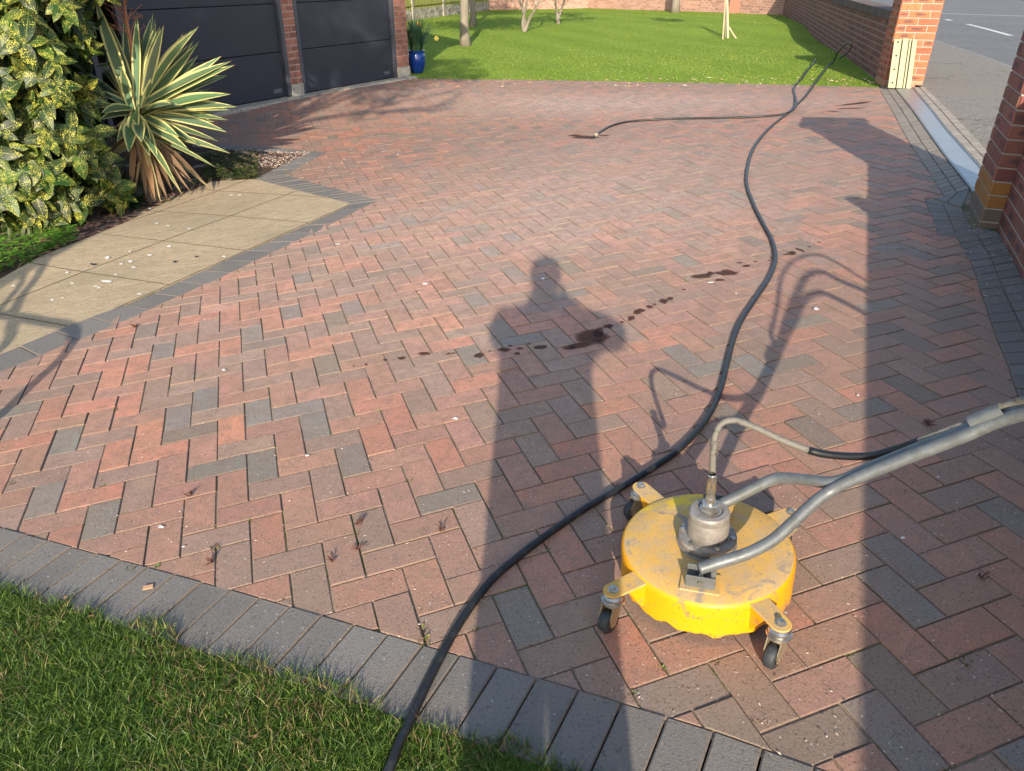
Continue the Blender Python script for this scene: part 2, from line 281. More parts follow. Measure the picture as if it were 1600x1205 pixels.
# ------------------------------------------------------------------ mesh helpers
def link(o, parent=None):
    SC.collection.objects.link(o)
    if parent is not None: o.parent = parent
    return o
class MB:
    def __init__(s): s.v = []; s.f = []; s.mi = []; s.col = []; s.uvs = []; s.hasuv = False
    def add(s, vs, fs, mi=0, col=None, uvs=None):
        o = len(s.v); s.v.extend([tuple(map(float, p)) for p in vs])
        for i, f in enumerate(fs):
            s.f.append(tuple(o + j for j in f)); s.mi.append(mi); s.col.append(col if col is not None else (1, 1, 1, 1)); s.uvs.append(uvs[i] if uvs is not None else None)
        if uvs is not None: s.hasuv = True
    def box(s, c, sz, ax=None, mi=0, col=None):
        c = np.array(c, float); A = np.eye(3) if ax is None else np.array(ax, float)
        P = [c + A.T @ (np.array([sx, sy, sz_]) * np.array(sz) / 2) for sx in (-1, 1) for sy in (-1, 1) for sz_ in (-1, 1)]
        s.add(P, [(0, 1, 3, 2), (4, 6, 7, 5), (0, 4, 5, 1), (2, 3, 7, 6), (0, 2, 6, 4), (1, 5, 7, 3)], mi, col)
    def tube(s, pts, rad, seg=10, mi=0, col=None, cap=True, flat=None):
        pts = [np.array(p, float) for p in pts]; n = len(pts); rad = [rad] * n if isinstance(rad, (int, float)) else rad
        T = []
        for i in range(n):
            t = pts[min(i + 1, n - 1)] - pts[max(i - 1, 0)]; T.append(t / (np.linalg.norm(t) + 1e-12))
        u = np.cross(T[0], (0, 0, 1.)); 
        if np.linalg.norm(u) < .1: u = np.cross(T[0], (0, 1., 0))
        u /= np.linalg.norm(u); vs = []
        for i in range(n):
            u = u - T[i] * (u @ T[i]); u /= np.linalg.norm(u); v = np.cross(T[i], u)
            for k in range(seg):
                a = 2 * math.pi * k / seg; vs.append(pts[i] + (u * math.cos(a) + v * math.sin(a)) * rad[i])
        fs = [(i * seg + k, i * seg + (k + 1) % seg, (i + 1) * seg + (k + 1) % seg, (i + 1) * seg + k) for i in range(n - 1) for k in range(seg)]
        if cap: fs += [tuple(range(seg))[::-1], tuple((n - 1) * seg + k for k in range(seg))]
        s.add(vs, fs, mi, col)
    def lathe(s, prof, o=(0, 0, 0), ax=None, seg=32, mi=0, wav=None, col=None):
        A = np.eye(3) if ax is None else np.array(ax, float); o = np.array(o, float); vs = []
        for j, (r, z) in enumerate(prof):
            for k in range(seg):
                a = 2 * math.pi * k / seg; zz = z + (wav(j, a) if wav else 0); vs.append(o + A.T @ np.array([r * math.cos(a), r * math.sin(a), zz]))
        n = len(prof); fs = [(j * seg + k, j * seg + (k + 1) % seg, (j + 1) * seg + (k + 1) % seg, (j + 1) * seg + k) for j in range(n - 1) for k in range(seg)]
        s.add(vs, fs, mi, col)
    def prism(s, poly, h0, h1, fr, mi=0, col=None):       # poly in 2D, fr(x, y, z) -> world
        n = len(poly); vs = [fr(x, y, h0) for x, y in poly] + [fr(x, y, h1) for x, y in poly]
        s.add(vs, [tuple(range(n))[::-1], tuple(range(n, 2 * n))] + [(i, (i + 1) % n, n + (i + 1) % n, n + i) for i in range(n)], mi, col)
    def build(s, name, mats, parent=None, smooth=False, origin=None, bevel=0, kind=None):
        me = bpy.data.meshes.new(name); V = np.array(s.v, float)
        if origin is not None: V = V - np.array(origin)
        me.from_pydata([tuple(p) for p in V], [], s.f)
        mats = mats if isinstance(mats, (list, tuple)) else [mats]
        for q in mats: me.materials.append(q)
        me.polygons.foreach_set('material_index', s.mi)
        a = me.attributes.new('Col', 'FLOAT_COLOR', 'FACE'); a.data.foreach_set('color', np.array([c if len(c) == 4 else (*c, 1) for c in s.col], float).ravel())
        if s.hasuv:
            uv = me.uv_layers.new(name='UV'); fl = []
            for f, u in zip(s.f, s.uvs): fl.extend(u if u is not None else [(0, 0)] * len(f))
            uv.data.foreach_set('uv', np.array(fl, float).ravel())
        if smooth: me.polygons.foreach_set('use_smooth', [True] * len(me.polygons))
        me.update()
        o = bpy.data.objects.new(name, me); link(o, parent)
        if origin is not None: o.location = origin
        if smooth == 'auto':
            try:
                bm = bmesh.new(); bm.from_mesh(me)
                for e in bm.edges:
                    if len(e.link_faces) == 2 and e.calc_face_angle(0) > R(38): e.smooth = False
                bm.to_mesh(me); bm.free()
            except Exception: pass
        if bevel:
            bv = o.modifiers.new('bevel', 'BEVEL'); bv.width = bevel; bv.segments = 2; bv.limit_method = 'ANGLE'; bv.angle_limit = R(40)
        if kind: o['kind'] = kind
        return o
def tag(o, label, cat, group=None, kind=None):
    if label: o['label'] = label
    if cat: o['category'] = cat
    if group: o['group'] = group
    if kind: o['kind'] = kind
    return o
def thing(name, loc, label, cat, group=None):
    o = bpy.data.objects.new(name, None); o.location = tuple(map(float, loc)); o.empty_display_size = .1; link(o); return tag(o, label, cat, group)
def part(mb, name, mats, th, **kw):
    return mb.build(name, mats, th, origin=None, **kw) if False else _part(mb, name, mats, th, **kw)
def _part(mb, name, mats, th, **kw):
    L = np.array(th['_o']) if '_o' in th else np.array(th.location)
    if th.parent is not None or th.type == 'MESH': L = np.array(_wl(th))
    mb.v = [tuple(np.array(p) - L) for p in mb.v]
    return mb.build(name, mats, th, **kw)
def _wl(o):
    L = np.array(o.location)
    while o.parent is not None: o = o.parent; L = L + np.array(o.location)
    return L
def catmull(P, n=8):
    P = [np.array(p, float) for p in P]; P = [2 * P[0] - P[1]] + P + [2 * P[-1] - P[-2]]; out = []
    for i in range(1, len(P) - 2):
        for k in range(n):
            t = k / n; a, b, c, d = P[i - 1], P[i], P[i + 1], P[i + 2]
            out.append(.5 * ((2 * b) + (c - a) * t + (2 * a - 5 * b + 4 * c - d) * t * t + (3 * b - a - 3 * c + d) * t ** 3))
    out.append(P[-2]); return out
def g2(u, v): return gp(u, v)[:2]
def inpoly(x, y, P):
    P = np.asarray(P); x = np.asarray(x); y = np.asarray(y); r = np.zeros(x.shape, bool); j = len(P) - 1
    for i in range(len(P)):
        xi, yi, xj, yj = *P[i], *P[j]
        c = ((yi > y) != (yj > y)) & (x < (xj - xi) * (y - yi) / (yj - yi + 1e-12) + xi); r ^= c; j = i
    return r
def clip(subj, rect):
    out = list(subj); n = len(rect)
    for i in range(n):
        a, b = rect[i], rect[(i + 1) % n]; e = b - a; inp = out; out = []
        if not inp: break
        for j in range(len(inp)):
            p, q = inp[j - 1], inp[j]; dp = e[0] * (p[1] - a[1]) - e[1] * (p[0] - a[0]); dq = e[0] * (q[1] - a[1]) - e[1] * (q[0] - a[0])
            if (dp < 0) != (dq < 0): out.append(p + (q - p) * (dp / (dp - dq)))
            if dq >= 0: out.append(q)
    return out
def area(P): return .5 * sum(P[i - 1][0] * P[i][1] - P[i][0] * P[i - 1][1] for i in range(len(P)))
def inset(P, d):
    n = len(P); out = []
    for i in range(n):
        a, b, c = P[i - 1], P[i], P[(i + 1) % n]; e1 = (b - a) / (np.linalg.norm(b - a) + 1e-9); e2 = (c - b) / (np.linalg.norm(c - b) + 1e-9)
        n1 = np.array([-e1[1], e1[0]]); n2 = np.array([-e2[1], e2[0]]); h = n1 + n2; k = h @ h
        out.append(b + h * (2 * d / k if k > .3 else d))
    return out
def clean(P, eps=.004):
    out = []
    for p in P:
        if not out or np.linalg.norm(p - out[-1]) > eps: out.append(p)
    if len(out) > 1 and np.linalg.norm(out[0] - out[-1]) < eps: out.pop()
    return out
def block(mb, P, top, col, ch=.005, drop=.022, tilt=None):
    P = clean(P)
    if len(P) < 3 or abs(area(P)) < .0004: return
    if area(P) < 0: P = P[::-1]
    big = area(P) > .003 and min(np.linalg.norm(P[i] - P[i - 1]) for i in range(len(P))) > .016
    Q = inset(P, ch if big else .0012); n = len(P); c = sum(P) / n; tx, ty = tilt if tilt else (0, 0)
    hz = lambda p, o: (p[0], p[1], gz(p[0], p[1]) + o + (p[0] - c[0]) * tx + (p[1] - c[1]) * ty)
    vs = [hz(p, top) for p in Q] + [hz(p, top - ch * .75) for p in P] + [hz(p, top - drop) for p in P]
    fs = [tuple(range(n))] + [(n + i, n + (i + 1) % n, (i + 1) % n, i) for i in range(n)] + [(2 * n + i, 2 * n + (i + 1) % n, n + (i + 1) % n, n + i) for i in range(n)]
    mb.add(vs[:n], fs[:1], 0, col)
    bc = tuple(col[i] * .42 + (.17, .125, .09)[i] * .55 for i in range(3)) + (1,) if ch > .001 else col
    mb.add(vs, fs[1:], 0, bc)
def sheet(name, poly, off, m_, step=.25, kind='structure', reach=None):
    P = np.array(poly); mn, mx = P.min(0), P.max(0); mb = MB()
    xs = np.arange(mn[0] - step, mx[0] + step, step); ys = np.arange(mn[1] - step, mx[1] + step, step)
    subj = [np.array(p) for p in poly]
    if area(subj) < 0: subj = subj[::-1]
    for x in xs:
        for y in ys:
            Q = clean(clip(subj, [np.array(q) for q in ((x, y), (x + step, y), (x + step, y + step), (x, y + step))]), .002)
            if len(Q) >= 3 and abs(area(Q)) > 1e-5:
                zz = gz(np.array([q[0] for q in Q]), np.array([q[1] for q in Q])) + off
                mb.add([(q[0], q[1], z) for q, z in zip(Q, zz)], [tuple(range(len(Q)))])
    return mb.build(name, m_, kind=kind, smooth=True)

# ================================================================== SETTING
# --- base ground out to the horizon
def big_ground():
    mb = MB(); r = [0.0, 1.5, 3, 4.5, 6, 7.5, 9, 11, 13, 15, 18, 21, 25, 30, 36, 44, 60, 100, 200, 400]; seg = 72; vs = []
    for q in r:
        for k in range(seg):
            a = 2 * math.pi * k / seg; x, y = 5 + q * math.cos(a), 5 + q * math.sin(a); z = (gz(x, y) if q < 60 else .1) - .16; vs.append((x, y, z))
    fs = [(j * seg + k, j * seg + (k + 1) % seg, (j + 1) * seg + (k + 1) % seg, (j + 1) * seg + k) for j in range(len(r) - 1) for k in range(seg)]
    mb.add(vs, fs); return mb.build('ground', M_SOIL, kind='structure', smooth=True)
big_ground()
# --- key outlines
KD = np.array([.765, -.644]); KN = np.array([.644, .765])                       # front edging direction / inward normal
K0 = np.array([.205, -.437])                                                     # point on its inner line
KA = K0 - KD * 3.4
KI = [KA] + [np.array(p) for p in ((-.656, .288), (-.322, .006), (.073, -.328), (.386, -.602), (.739, -.912), (.998, -1.143), (1.166, -1.314), (1.50, -1.68), (2.2, -2.5))]; KB = KI[-1]
def _kn(i):
    a, b = KI[max(i - 1, 0)], KI[min(i + 1, len(KI) - 1)]; e = (b - a) / np.linalg.norm(b - a); return np.array([-e[1], e[0]])
KO = [p - _kn(i) * .205 for i, p in enumerate(KI)]
_ks = [(p - K0) @ KD for p in KI]; _ko = [(p - K0) @ KN for p in KI]
path_in = [g2(*p) for p in ((0, 582), (124, 531), (187, 505), (262, 471), (345, 434), (424, 396), (502, 359), (555, 331))]
path_out = [g2(*p) for p in ((0, 554), (112, 507), (176, 484), (225, 466), (291, 436), (367, 400), (435, 372), (487, 347.5), (549, 319))]
TIP = g2(592, 313); TIPO = g2(549, 319)
SIDE_IN = g2(446, 273); SIDE_OUT = g2(398, 279.5)
d0 = (path_in[0] - path_in[3]); d0 /= np.linalg.norm(d0); PL_IN = path_in[0] + d0 * 1.4; PL_OUT = path_out[0] + d0 * 1.4
BEDTIP = g2(512, 238)
GM = np.array([.91, 8.46]); GE = np.array([.7577, .6526]); GN = np.array([.6526, -.7577])     # garage line, direction, outward
GR = GM + GE * 2.46
def gar(s, o=0.0): p = GM + GE * s + GN * o; return p
LAWN_L = g2(652, 123); LAWN_R = g2(1374, 136.5)
rb = [g2(*p) for p in ((1374, 140), (1407.5, 200), (1426, 232), (1445, 260), (1475, 307.5))]
rb2 = [g2(*p) for p in ((1444, 310), (1466, 367.5))]
rb3 = [g2(*p) for p in ((1495, 371), (1502, 385), (1520, 417), (1532, 455), (1547, 500), (1562, 541), (1577, 575), (1589, 614))]
wd = np.array([.654, .756]); RBE = rb3[-1] - wd * 1.75
DRIVE = KI[:9] + [RBE] + rb3[::-1] + [rb2[1], rb2[0], rb[-1]] + rb[:-1][::-1] + [LAWN_R] + [g2(x, y) for x, y in ((1250, 133), (1100, 129.5), (950, 127), (800, 124.5))] + [LAWN_L, gar(2.46, .14), gar(-3.2, .14), g2(300, 222), g2(420, 230), BEDTIP, SIDE_IN, TIP] + path_in[::-1] + [PL_IN]
DRIVE = [np.array(p) for p in DRIVE]
_a = area(DRIVE)
if _a < 0: DRIVE = DRIVE[::-1]
# --- driveway: herringbone clay pavers
def _key(x, y):
    a, b = x / .998 / .1, y / .9993 / .1; i, j = math.floor(a), math.floor(b); h = (i - j) % 4
    return (i, j) if h == 0 else (i - 1, j) if h == 1 else (i, j - 1) if h == 2 else (i, j)
GREY = set()
for q in ((253, 550), (322, 620), (404, 641), (462, 639), (481, 665), (394, 526), (472, 434), (453, 486), (1412, 875), (1407, 929), (1574, 800), (101, 686), (63, 779), (151, 812), (352, 726), (412, 722), (289, 663), (33, 640), (602, 358), (640, 340), (582, 390), (736, 358), (799, 427), (745, 469), (719, 373), (797, 369), (769, 392), (1292, 285), (1382, 385), (1420, 395), (1380, 472), (1265, 500), (1350, 635), (1062, 557), (1110, 575), (1175, 570), (706, 777), (822, 966), (1062, 1085), (1385, 1110), (1562, 1182), (1067, 402), (880, 460), (820, 530), (737, 560), (700, 330), (1140, 300), (950, 310), (1040, 330), (560, 470)):
    p = gp(*q); GREY.add(_key(p[0], p[1]))
W1 = gp(500, 470)[:2]; W2 = gp(930, 163)[:2]; W3 = gp(800, 390)[:2]; W4 = gp(900, 290)[:2]
def paver_col(key, x, y):
    r = random.random()
    if key in GREY: c = np.array([.225, .205, .18]) * random.uniform(.9, 1.12)
    elif r < .06: c = np.array([.225, .182, .145]) * random.uniform(.85, 1.15)
    elif r < .36: c = np.array([.34, .220, .168]) * random.uniform(.9, 1.1)
    elif r < .80: c = np.array([.43, .222, .160]) * random.uniform(.9, 1.1)
    else: c = np.array([.53, .225, .148]) * random.uniform(.9, 1.08)
    wash_glare = math.exp(-(((x - W1[0]) / 1.5) ** 2 + ((y - W1[1]) / 1.5) ** 2)) + .8 * math.exp(-(((x - W3[0]) / 1.6) ** 2 + ((y - W3[1]) / 1.0) ** 2)); pale = .75 * math.exp(-(((x - W4[0]) / 2.0) ** 2 + ((y - W4[1]) / 1.7) ** 2)) + .35 * math.exp(-(((x - W3[0]) / 2.2) ** 2 + ((y - W3[1]) / 1.6) ** 2)) + math.exp(-((((x - W2[0]) * .8 + (y - W2[1]) * -.6) / 3.0) ** 2 + (((x - W2[0]) * .6 + (y - W2[1]) * .8) / .9) ** 2))  # washing and dust, plus the strongly lit centre and haze put into the colour
    c = c * (.9 + .22 * min(wash_glare, 1.2)); c = c + (np.array([.58, .42, .34]) - c) * .64 * min(pale, 1.0)
    c = c * np.array([1, random.uniform(.97, 1.03), random.uniform(.94, 1.02)]); return (*c, 1)
def pavers():
    mb = MB(); g = .1; jt = .0017
    for i in range(-45, 120):
        for j in range(-40, 125):
            h = (i - j) % 4
            if h == 0: r = (i, j, i + 2, j + 1)
            elif h == 3: r = (i, j, i + 1, j + 2)
            else: continue
            a0, b0, a1, b1 = [q * g for q in r]; cx, cy = (a0 + a1) / 2, (b0 + b1) / 2
            if cx < -4 or cy > 11.5: continue
            far = math.hypot(cx, cy) > 5
            q = (jt if not far else .0013) + random.uniform(-.0005, .0009); jx = random.uniform(-.0008, .0008); jy = random.uniform(-.0008, .0008)
            rect = [np.array([x * .99795 + y * .00124 + jx, x * .00124 + y * .99925 + jy]) for x, y in ((a0 + q, b0 + q), (a1 - q, b0 + q), (a1 - q, b1 - q), (a0 + q, b1 - q))]
            rx_, ry_ = np.array([p[0] for p in rect]), np.array([p[1] for p in rect]); ins = np.stack([inpoly(rx_ + o1, ry_ + o2, DRIVE) for o1, o2 in ((0, 0), (1.3e-5, 2.1e-5), (-1.1e-5, -3.7e-5))]).sum(0) >= 2
            if ins.all(): P = rect
            else:
                P = clip(DRIVE, rect)
                if len(P) >= 3 and len(clean(P)) >= 3 and abs(area(P)) > .9 * abs(area(rect)): P = rect
                if len(P) < 3: continue
            block(mb, P, max(-.0022, min(.0022, random.gauss(0, .0011))), paver_col((i, j), cx, cy), .0024 if not far else .0012, .02, (random.gauss(0, .007), random.gauss(0, .007)))
    return mb.build('driveway', M_PAVER, kind='structure')
pavers()
sheet('joint_sand', [p - KN * .02 for p in KI[:9]] + [RBE + np.array([.25, -.25])] + [p + np.array([.25, -.2]) for p in rb3[::-1]] + [np.array([4.5, 1.0]), np.array([5.3, 1.2]), np.array([7.9, 4.4])] + [LAWN_R, LAWN_L, gar(2.46, .1), gar(-3.2, .1), np.array([-2.2, 5.9]), np.array([-2.2, 3]), PL_IN + np.array([-.2, 0])], -.0050, M_SAND, .35)
sheet('path_bed', [PL_OUT, TIPO, SIDE_OUT, g2(330, 284), g2(255, 318), g2(190, 350), g2(120, 378), g2(0, 436), g2(0, 436) + d0 * 1.4], -.012, M_JOINT, .3)

# --- strips of charcoal blocks
def gcol(f=1.0):
    c = np.array([.175, .164, .150]) * random.uniform(.86, 1.14) * (np.array([1, 1, 1]) if f == 1.0 else np.array([1.0, .93, .84])) * f; return (*c, 1)
def strip(mb, A, B, bl, ncol=1, top=.0, f=1.0):
    """rows of blocks between polyline A (inner) and B (outer); each row bl long along the edge"""
    A = [np.array(p) for p in A]; B = [np.array(p) for p in B]
    def resample(P, n):
        L = np.r_[0, np.cumsum([np.linalg.norm(P[i + 1] - P[i]) for i in range(len(P) - 1)])]; t = np.linspace(0, L[-1], n + 1); P = np.array(P)
        return np.stack([np.interp(t, L, P[:, 0]), np.interp(t, L, P[:, 1])], -1)
    LA = sum(np.linalg.norm(A[i + 1] - A[i]) for i in range(len(A) - 1)); n = max(1, round(LA / bl)); a = resample(A, n); b = resample(B, n)
    for i in range(n):
        for c in range(ncol):
            u0, u1 = c / ncol, (c + 1) / ncol
            P = [a[i] + (b[i] - a[i]) * u0, a[i + 1] + (b[i + 1] - a[i + 1]) * u0, a[i + 1] + (b[i + 1] - a[i + 1]) * u1, a[i] + (b[i] - a[i]) * u1]
            if area(P) < 0: P = P[::-1]
            P = inset(P, .0017 + random.uniform(0, .0006)); block(mb, P, top + random.gauss(0, .0008), gcol(f), .0035, .03, (random.gauss(0, .005), random.gauss(0, .005)))
mb = MB(); strip(mb, KI, KO, .1, 1, .002)
mb.build('front_edging', M_GBLOCK, kind='structure')
mb = MB(); pin = [PL_IN] + path_in + [TIP - (TIP - path_in[-1]) * .1]; pout = [PL_OUT] + path_out[:-1] + [TIPO + (TIP - TIPO) * .0]
strip(mb, pin, pout, .2, 1, .002)
s_in = [TIP, SIDE_IN, SIDE_IN + (SIDE_IN - TIP) * .02]; strip(mb, [TIP, SIDE_IN], [TIPO, SIDE_OUT], .1, 1, .002)
strip(mb, [SIDE_IN, BEDTIP], [SIDE_OUT, g2(488, 236)], .2, 1, .001); strip(mb, [BEDTIP, g2(420, 229), g2(300, 221)], [g2(488, 240), g2(405, 236), g2(300, 229)], .2, 1, .001)
mb.build('path_edging', M_GBLOCK, kind='structure')
dl = [g2(*p) for p in ((1398, 138.5), (1444, 200), (1485, 257), (1515, 295), (1540, 340))]; dr = [g2(*p) for p in ((1427, 137.5), (1477, 200), (1527, 255), (1560, 295), (1590, 340))]
dr = [a + (b - a) / np.linalg.norm(b - a) * np.linalg.norm(dr[0] - dl[0]) * 1.0 if False else b for a, b in zip(dl, dr)]
mb = MB(); strip(mb, rb, [dl[0], dl[1], dl[2] * .6 + dl[1] * .4, dl[2], dl[3]], .1, 2, .002, 1.3)
PC = gp(1524, 356)[:2]; PWa = np.array([.603, .798]);
wb0 = g2(1503, 325)
strip(mb, [rb[-1], rb[-1] * .4 + rb2[0] * .6], [dl[3], wb0], .1, 2, .001); strip(mb, [rb2[0], rb2[1]], [wb0, PC + np.array([-.02, .0])], .1, 2, .0)
wbR = g2(1557, 353) + np.array([.0, 0]); 
strip(mb, [rb2[1]] + rb3[:1] + rb3[1:] + [RBE], [PC + np.array([.01, .0])] + [wbR - wd * q for q in (.02, .12, .3, .45, .62, .78, .93, 1.08)][1:] + [RBE + np.array([.756, -.654]) * .30], .1, 2, .002)
ol = dr; orr = [g2(*p) for p in ((1445, 137), (1508, 200), (1560, 255))] + [dr[3] + (dr[3] - dl[3]) * 1.5, dr[4] + (dr[4] - dl[4]) * 1.5]
strip(mb, ol, orr, .1, 2, .008, 1.9)
mb.build('gateway_edging', M_GBLOCK, kind='structure')

# --- drain channel with slotted steel cover
th = thing('drain_channel', (*dl[2], gz(*dl[2])), 'long galvanised slotted drain cover set across the gateway beside the pillar', 'drain')
mb = MB(); fr_ = MB()
for i in range(4):
    a0, a1, b0, b1 = dl[i], dl[i + 1], dr[i], dr[i + 1]; L = np.linalg.norm(a1 - a0); n = max(1, int(L / .12)); wth = np.linalg.norm(b0 - a0)
    for k in range(n):
        q0, q1 = k / n, (k + 1) / n; A0 = a0 + (a1 - a0) * q0; A1 = a0 + (a1 - a0) * q1; B0 = b0 + (b1 - b0) * q0; B1 = b0 + (b1 - b0) * q1
        e0, e1 = A0 + (B0 - A0) * .08, A1 + (B1 - A1) * .08; h0, h1 = A0 + (B0 - A0) * .92, A1 + (B1 - A1) * .92
        G = lambda p, o: (p[0], p[1], gz(p[0], p[1]) + o)
        mb.add([G(e0, .004), G(e1, .004), G(h1, .004), G(h0, .004)], [(3, 2, 1, 0)], uvs=[[(1, q1 * L + i), (1, q0 * L + i), (0, q0 * L + i), (0, q1 * L + i)][::1]])
        for P_, Q_ in ((A0, A1), (h0, h1)):
            o_ = (B0 - A0) * .08; fr_.add([G(P_, .008), G(Q_, .008), G(Q_ + o_, .008), G(P_ + o_, .008), G(P_, -.05), G(Q_, -.05), G(Q_ + o_, -.05), G(P_ + o_, -.05)], [(3, 2, 1, 0), (0, 1, 5, 4), (2, 3, 7, 6)])
part(mb, 'grate', M_DRAIN, th); part(fr_, 'frame', M_TUBE, th)

# --- stone path slabs
PATH = [PL_OUT] + path_out[:-1] + [TIPO, SIDE_OUT, g2(330, 284), g2(255, 318), g2(190, 350), g2(120, 378), g2(60, 402), g2(0, 436), g2(0, 436) + d0 * 1.4]
PATH = [np.array(p) for p in PATH]
if area(PATH) < 0: PATH = PATH[::-1]
def slabs():
    mb = MB(); jn = MB(); e = (path_out[6] - path_out[3]); e /= np.linalg.norm(e); nrm = np.array([-e[1], e[0]]); o = TIPO
    md = g2(284, 366); rw = abs((md - o) @ nrm); rows = [0, rw, rw * 2, rw * 3, rw * 4]; L = .62
    for r in range(4):
        for c in range(-1, 9):
            s0 = .12 - (c + 1) * L + (0 if r % 2 == 0 else 0); P = [o + e * s0 + nrm * rows[r], o + e * (s0 + L) + nrm * rows[r], o + e * (s0 + L) + nrm * rows[r + 1], o + e * s0 + nrm * rows[r + 1]]
            P = P if area(P) > 0 else P[::-1]; Q = clip(PATH, P)
            if len(Q) >= 3: block(mb, [np.array(q) for q in Q], 0, (1, 1, 1, 1), .0003, .03)
            for q_ in (clip(PATH, [P[0], P[1], P[1] + (P[2] - P[1]) / np.linalg.norm(P[2] - P[1]) * .006, P[0] + (P[3] - P[0]) / np.linalg.norm(P[3] - P[0]) * .006]), clip(PATH, [P[0], P[0] + (P[1] - P[0]) / np.linalg.norm(P[1] - P[0]) * .006, P[3] + (P[2] - P[3]) / np.linalg.norm(P[2] - P[3]) * .006, P[3]])):
                q_ = clean([np.array(z_) for z_ in q_], .001)
                if len(q_) >= 3: jn.add([(*z_, gz(*z_) + .0022) for z_ in q_], [tuple(range(len(q_)))])
    o_ = mb.build('garden_path', M_SLAB, kind='structure'); jn.build('path_joints', M_JOINT, kind='structure'); return o_
slabs()
BED = [g2(488, 238), SIDE_OUT, g2(330, 284), g2(255, 318), g2(190, 350), g2(120, 378), g2(60, 402), g2(0, 436), g2(0, 436) + d0 * 1.35, g2(0, 436) + d0 * 1.4 + np.array([-.9, .9]), np.array([-5.5, 3.2]), np.array([-4.6, 5.8]), gar(-3.2, .3), gar(-2.2, .3), g2(300, 226), g2(420, 234)]
sheet('planting_bed', BED, -.004, M_SOIL, .12)

# --- front lawn (near) and back lawn
NL = KO + [KB - KN * 2.2, KA - KN * 2.2]
sheet('near_turf', NL, .004, M_TURF, .2)
WR0 = gp(1376, 129)[:2]; 
CORN = np.array([16.65, 19.75]); BW = [np.array(p) for p in ((16.65, 19.75), (16.0, 22.6), (13.9, 28.4), (9.95, 28.9))]
FL = [np.array(p) for p in ((9.95, 28.9), (2.6, 19.6))]
LAWN = [LAWN_R, WR0, CORN] + BW[1:] + [FL[1], np.array([2.2, 12.5]), gar(2.5, -.3), LAWN_L] + [g2(x, y) for x, y in ((800, 124.5), (950, 127), (1100, 129.5), (1250, 133))]
sheet('lawn', LAWN, -.008, M_LAWN, .6)
def blades(name, pts, lo, hi, wd_, cols, wts, lean=.6, clump=None, base=-.012):
    n = len(pts); x, y = pts[:, 0], pts[:, 1]; z = gz(x, y) + base
    h = RNG.uniform(lo, hi, n); a = RNG.uniform(0, 2 * np.pi, n); ln = RNG.uniform(.1, lean, n) * h; t = RNG.uniform(0, 2 * np.pi, n); w_ = RNG.uniform(.7, 1.3, n) * wd_
    bx, by = np.cos(t) * w_ / 2, np.sin(t) * w_ / 2; dx, dy = np.cos(a) * ln, np.sin(a) * ln
    V = np.empty((n, 5, 3)); V[:, 0] = np.stack([x - bx, y - by, z], -1); V[:, 1] = np.stack([x + bx, y + by, z], -1)
    V[:, 2] = np.stack([x + bx * .8 + dx * .35, y + by * .8 + dy * .35, z + h * .6], -1); V[:, 3] = np.stack([x - bx * .8 + dx * .35, y - by * .8 + dy * .35, z + h * .6], -1)
    V[:, 4] = np.stack([x + dx, y + dy, z + h * .95], -1)
    me = bpy.data.meshes.new(name); me.vertices.add(n * 5); me.vertices.foreach_set('co', V.ravel())
    idx = np.arange(n)[:, None] * 5; F = np.concatenate([idx + np.array([[0, 1, 2, 3]]), idx + np.array([[3, 2, 4]])], 1).ravel()
    me.loops.add(n * 7); me.loops.foreach_set('vertex_index', F); me.polygons.add(n * 2)
    st = np.arange(n)[:, None] * 7 + np.array([[0, 4]]); me.polygons.foreach_set('loop_start', st.ravel())
    me.materials.append(M_GRASS); me.update(calc_edges=True)
    cols = np.array(cols); W = np.broadcast_to(np.array(wts, float), (n, len(wts))).copy()
    if clump is not None: W[:, -2:] *= clump[:, None]
    W /= W.sum(1, keepdims=True); ci = (W.cumsum(1) > RNG.uniform(size=(n, 1))).argmax(1)
    C = cols[ci] * RNG.uniform(.75, 1.3, (n, 1)); C = np.repeat(np.c_[C, np.ones(n)], 2, 0)
    at_ = me.attributes.new('Col', 'FLOAT_COLOR', 'FACE'); at_.data.foreach_set('color', C.ravel())
    o = bpy.data.objects.new(name, me); link(o); return o
def scat(poly, n):
    P = np.array(poly); mn, mx = P.min(0), P.max(0); q = RNG.uniform(mn, mx, (int(n), 2)); return q[inpoly(q[:, 0], q[:, 1], P)]
nz = lambda q, s, o=0: np.array([noise.noise((x * s + o, y * s, 1.3)) for x, y in q])
near_poly = [K0 - KD * 1.7 - KN * .15, K0 + KD * 1.5 - KN * .15, K0 + KD * 1.5 - KN * 1.3, K0 - KD * 1.7 - KN * 1.3]
q = scat(near_poly, 330000); edge = np.interp((q - K0) @ KD, _ks, _ko) - (q - K0) @ KN - .2
keep = edge > np.array([-.012 + .06 * noise.noise((x * 9, y * 9, 0)) for x, y in q]); q = q[keep]; edge = edge[keep]
cl = np.clip(.6 + 3.2 * nz(q, 3.5) + 1.6 * nz(q, 11, 5) + 1.8 * np.exp(-np.abs(edge) / .08), .15, 4)
o = blades('near_grass', q, .012, .034, .0023, [(.04, .085, .012), (.065, .13, .018), (.11, .175, .03), (.17, .22, .045), (.29, .24, .09), (.15, .09, .05)], [.24, .30, .24, .12, .08, .06], 1.9, cl, 0.0)
tag(o, None, None, None, 'stuff')
q = scat(LAWN, 560000); dd = np.linalg.norm(q - CW[:2], axis=1); q = q[RNG.uniform(size=len(q)) < np.clip((11.5 / dd) ** 1.7, .1, 1)]
cl = np.clip(.8 + 2.2 * nz(q, .5, 3) + 1.2 * nz(q, 2.3, 7) + .7 * np.sin((q[:, 0] * .9 - q[:, 1] * .25) * 5.0), .2, 3.2)
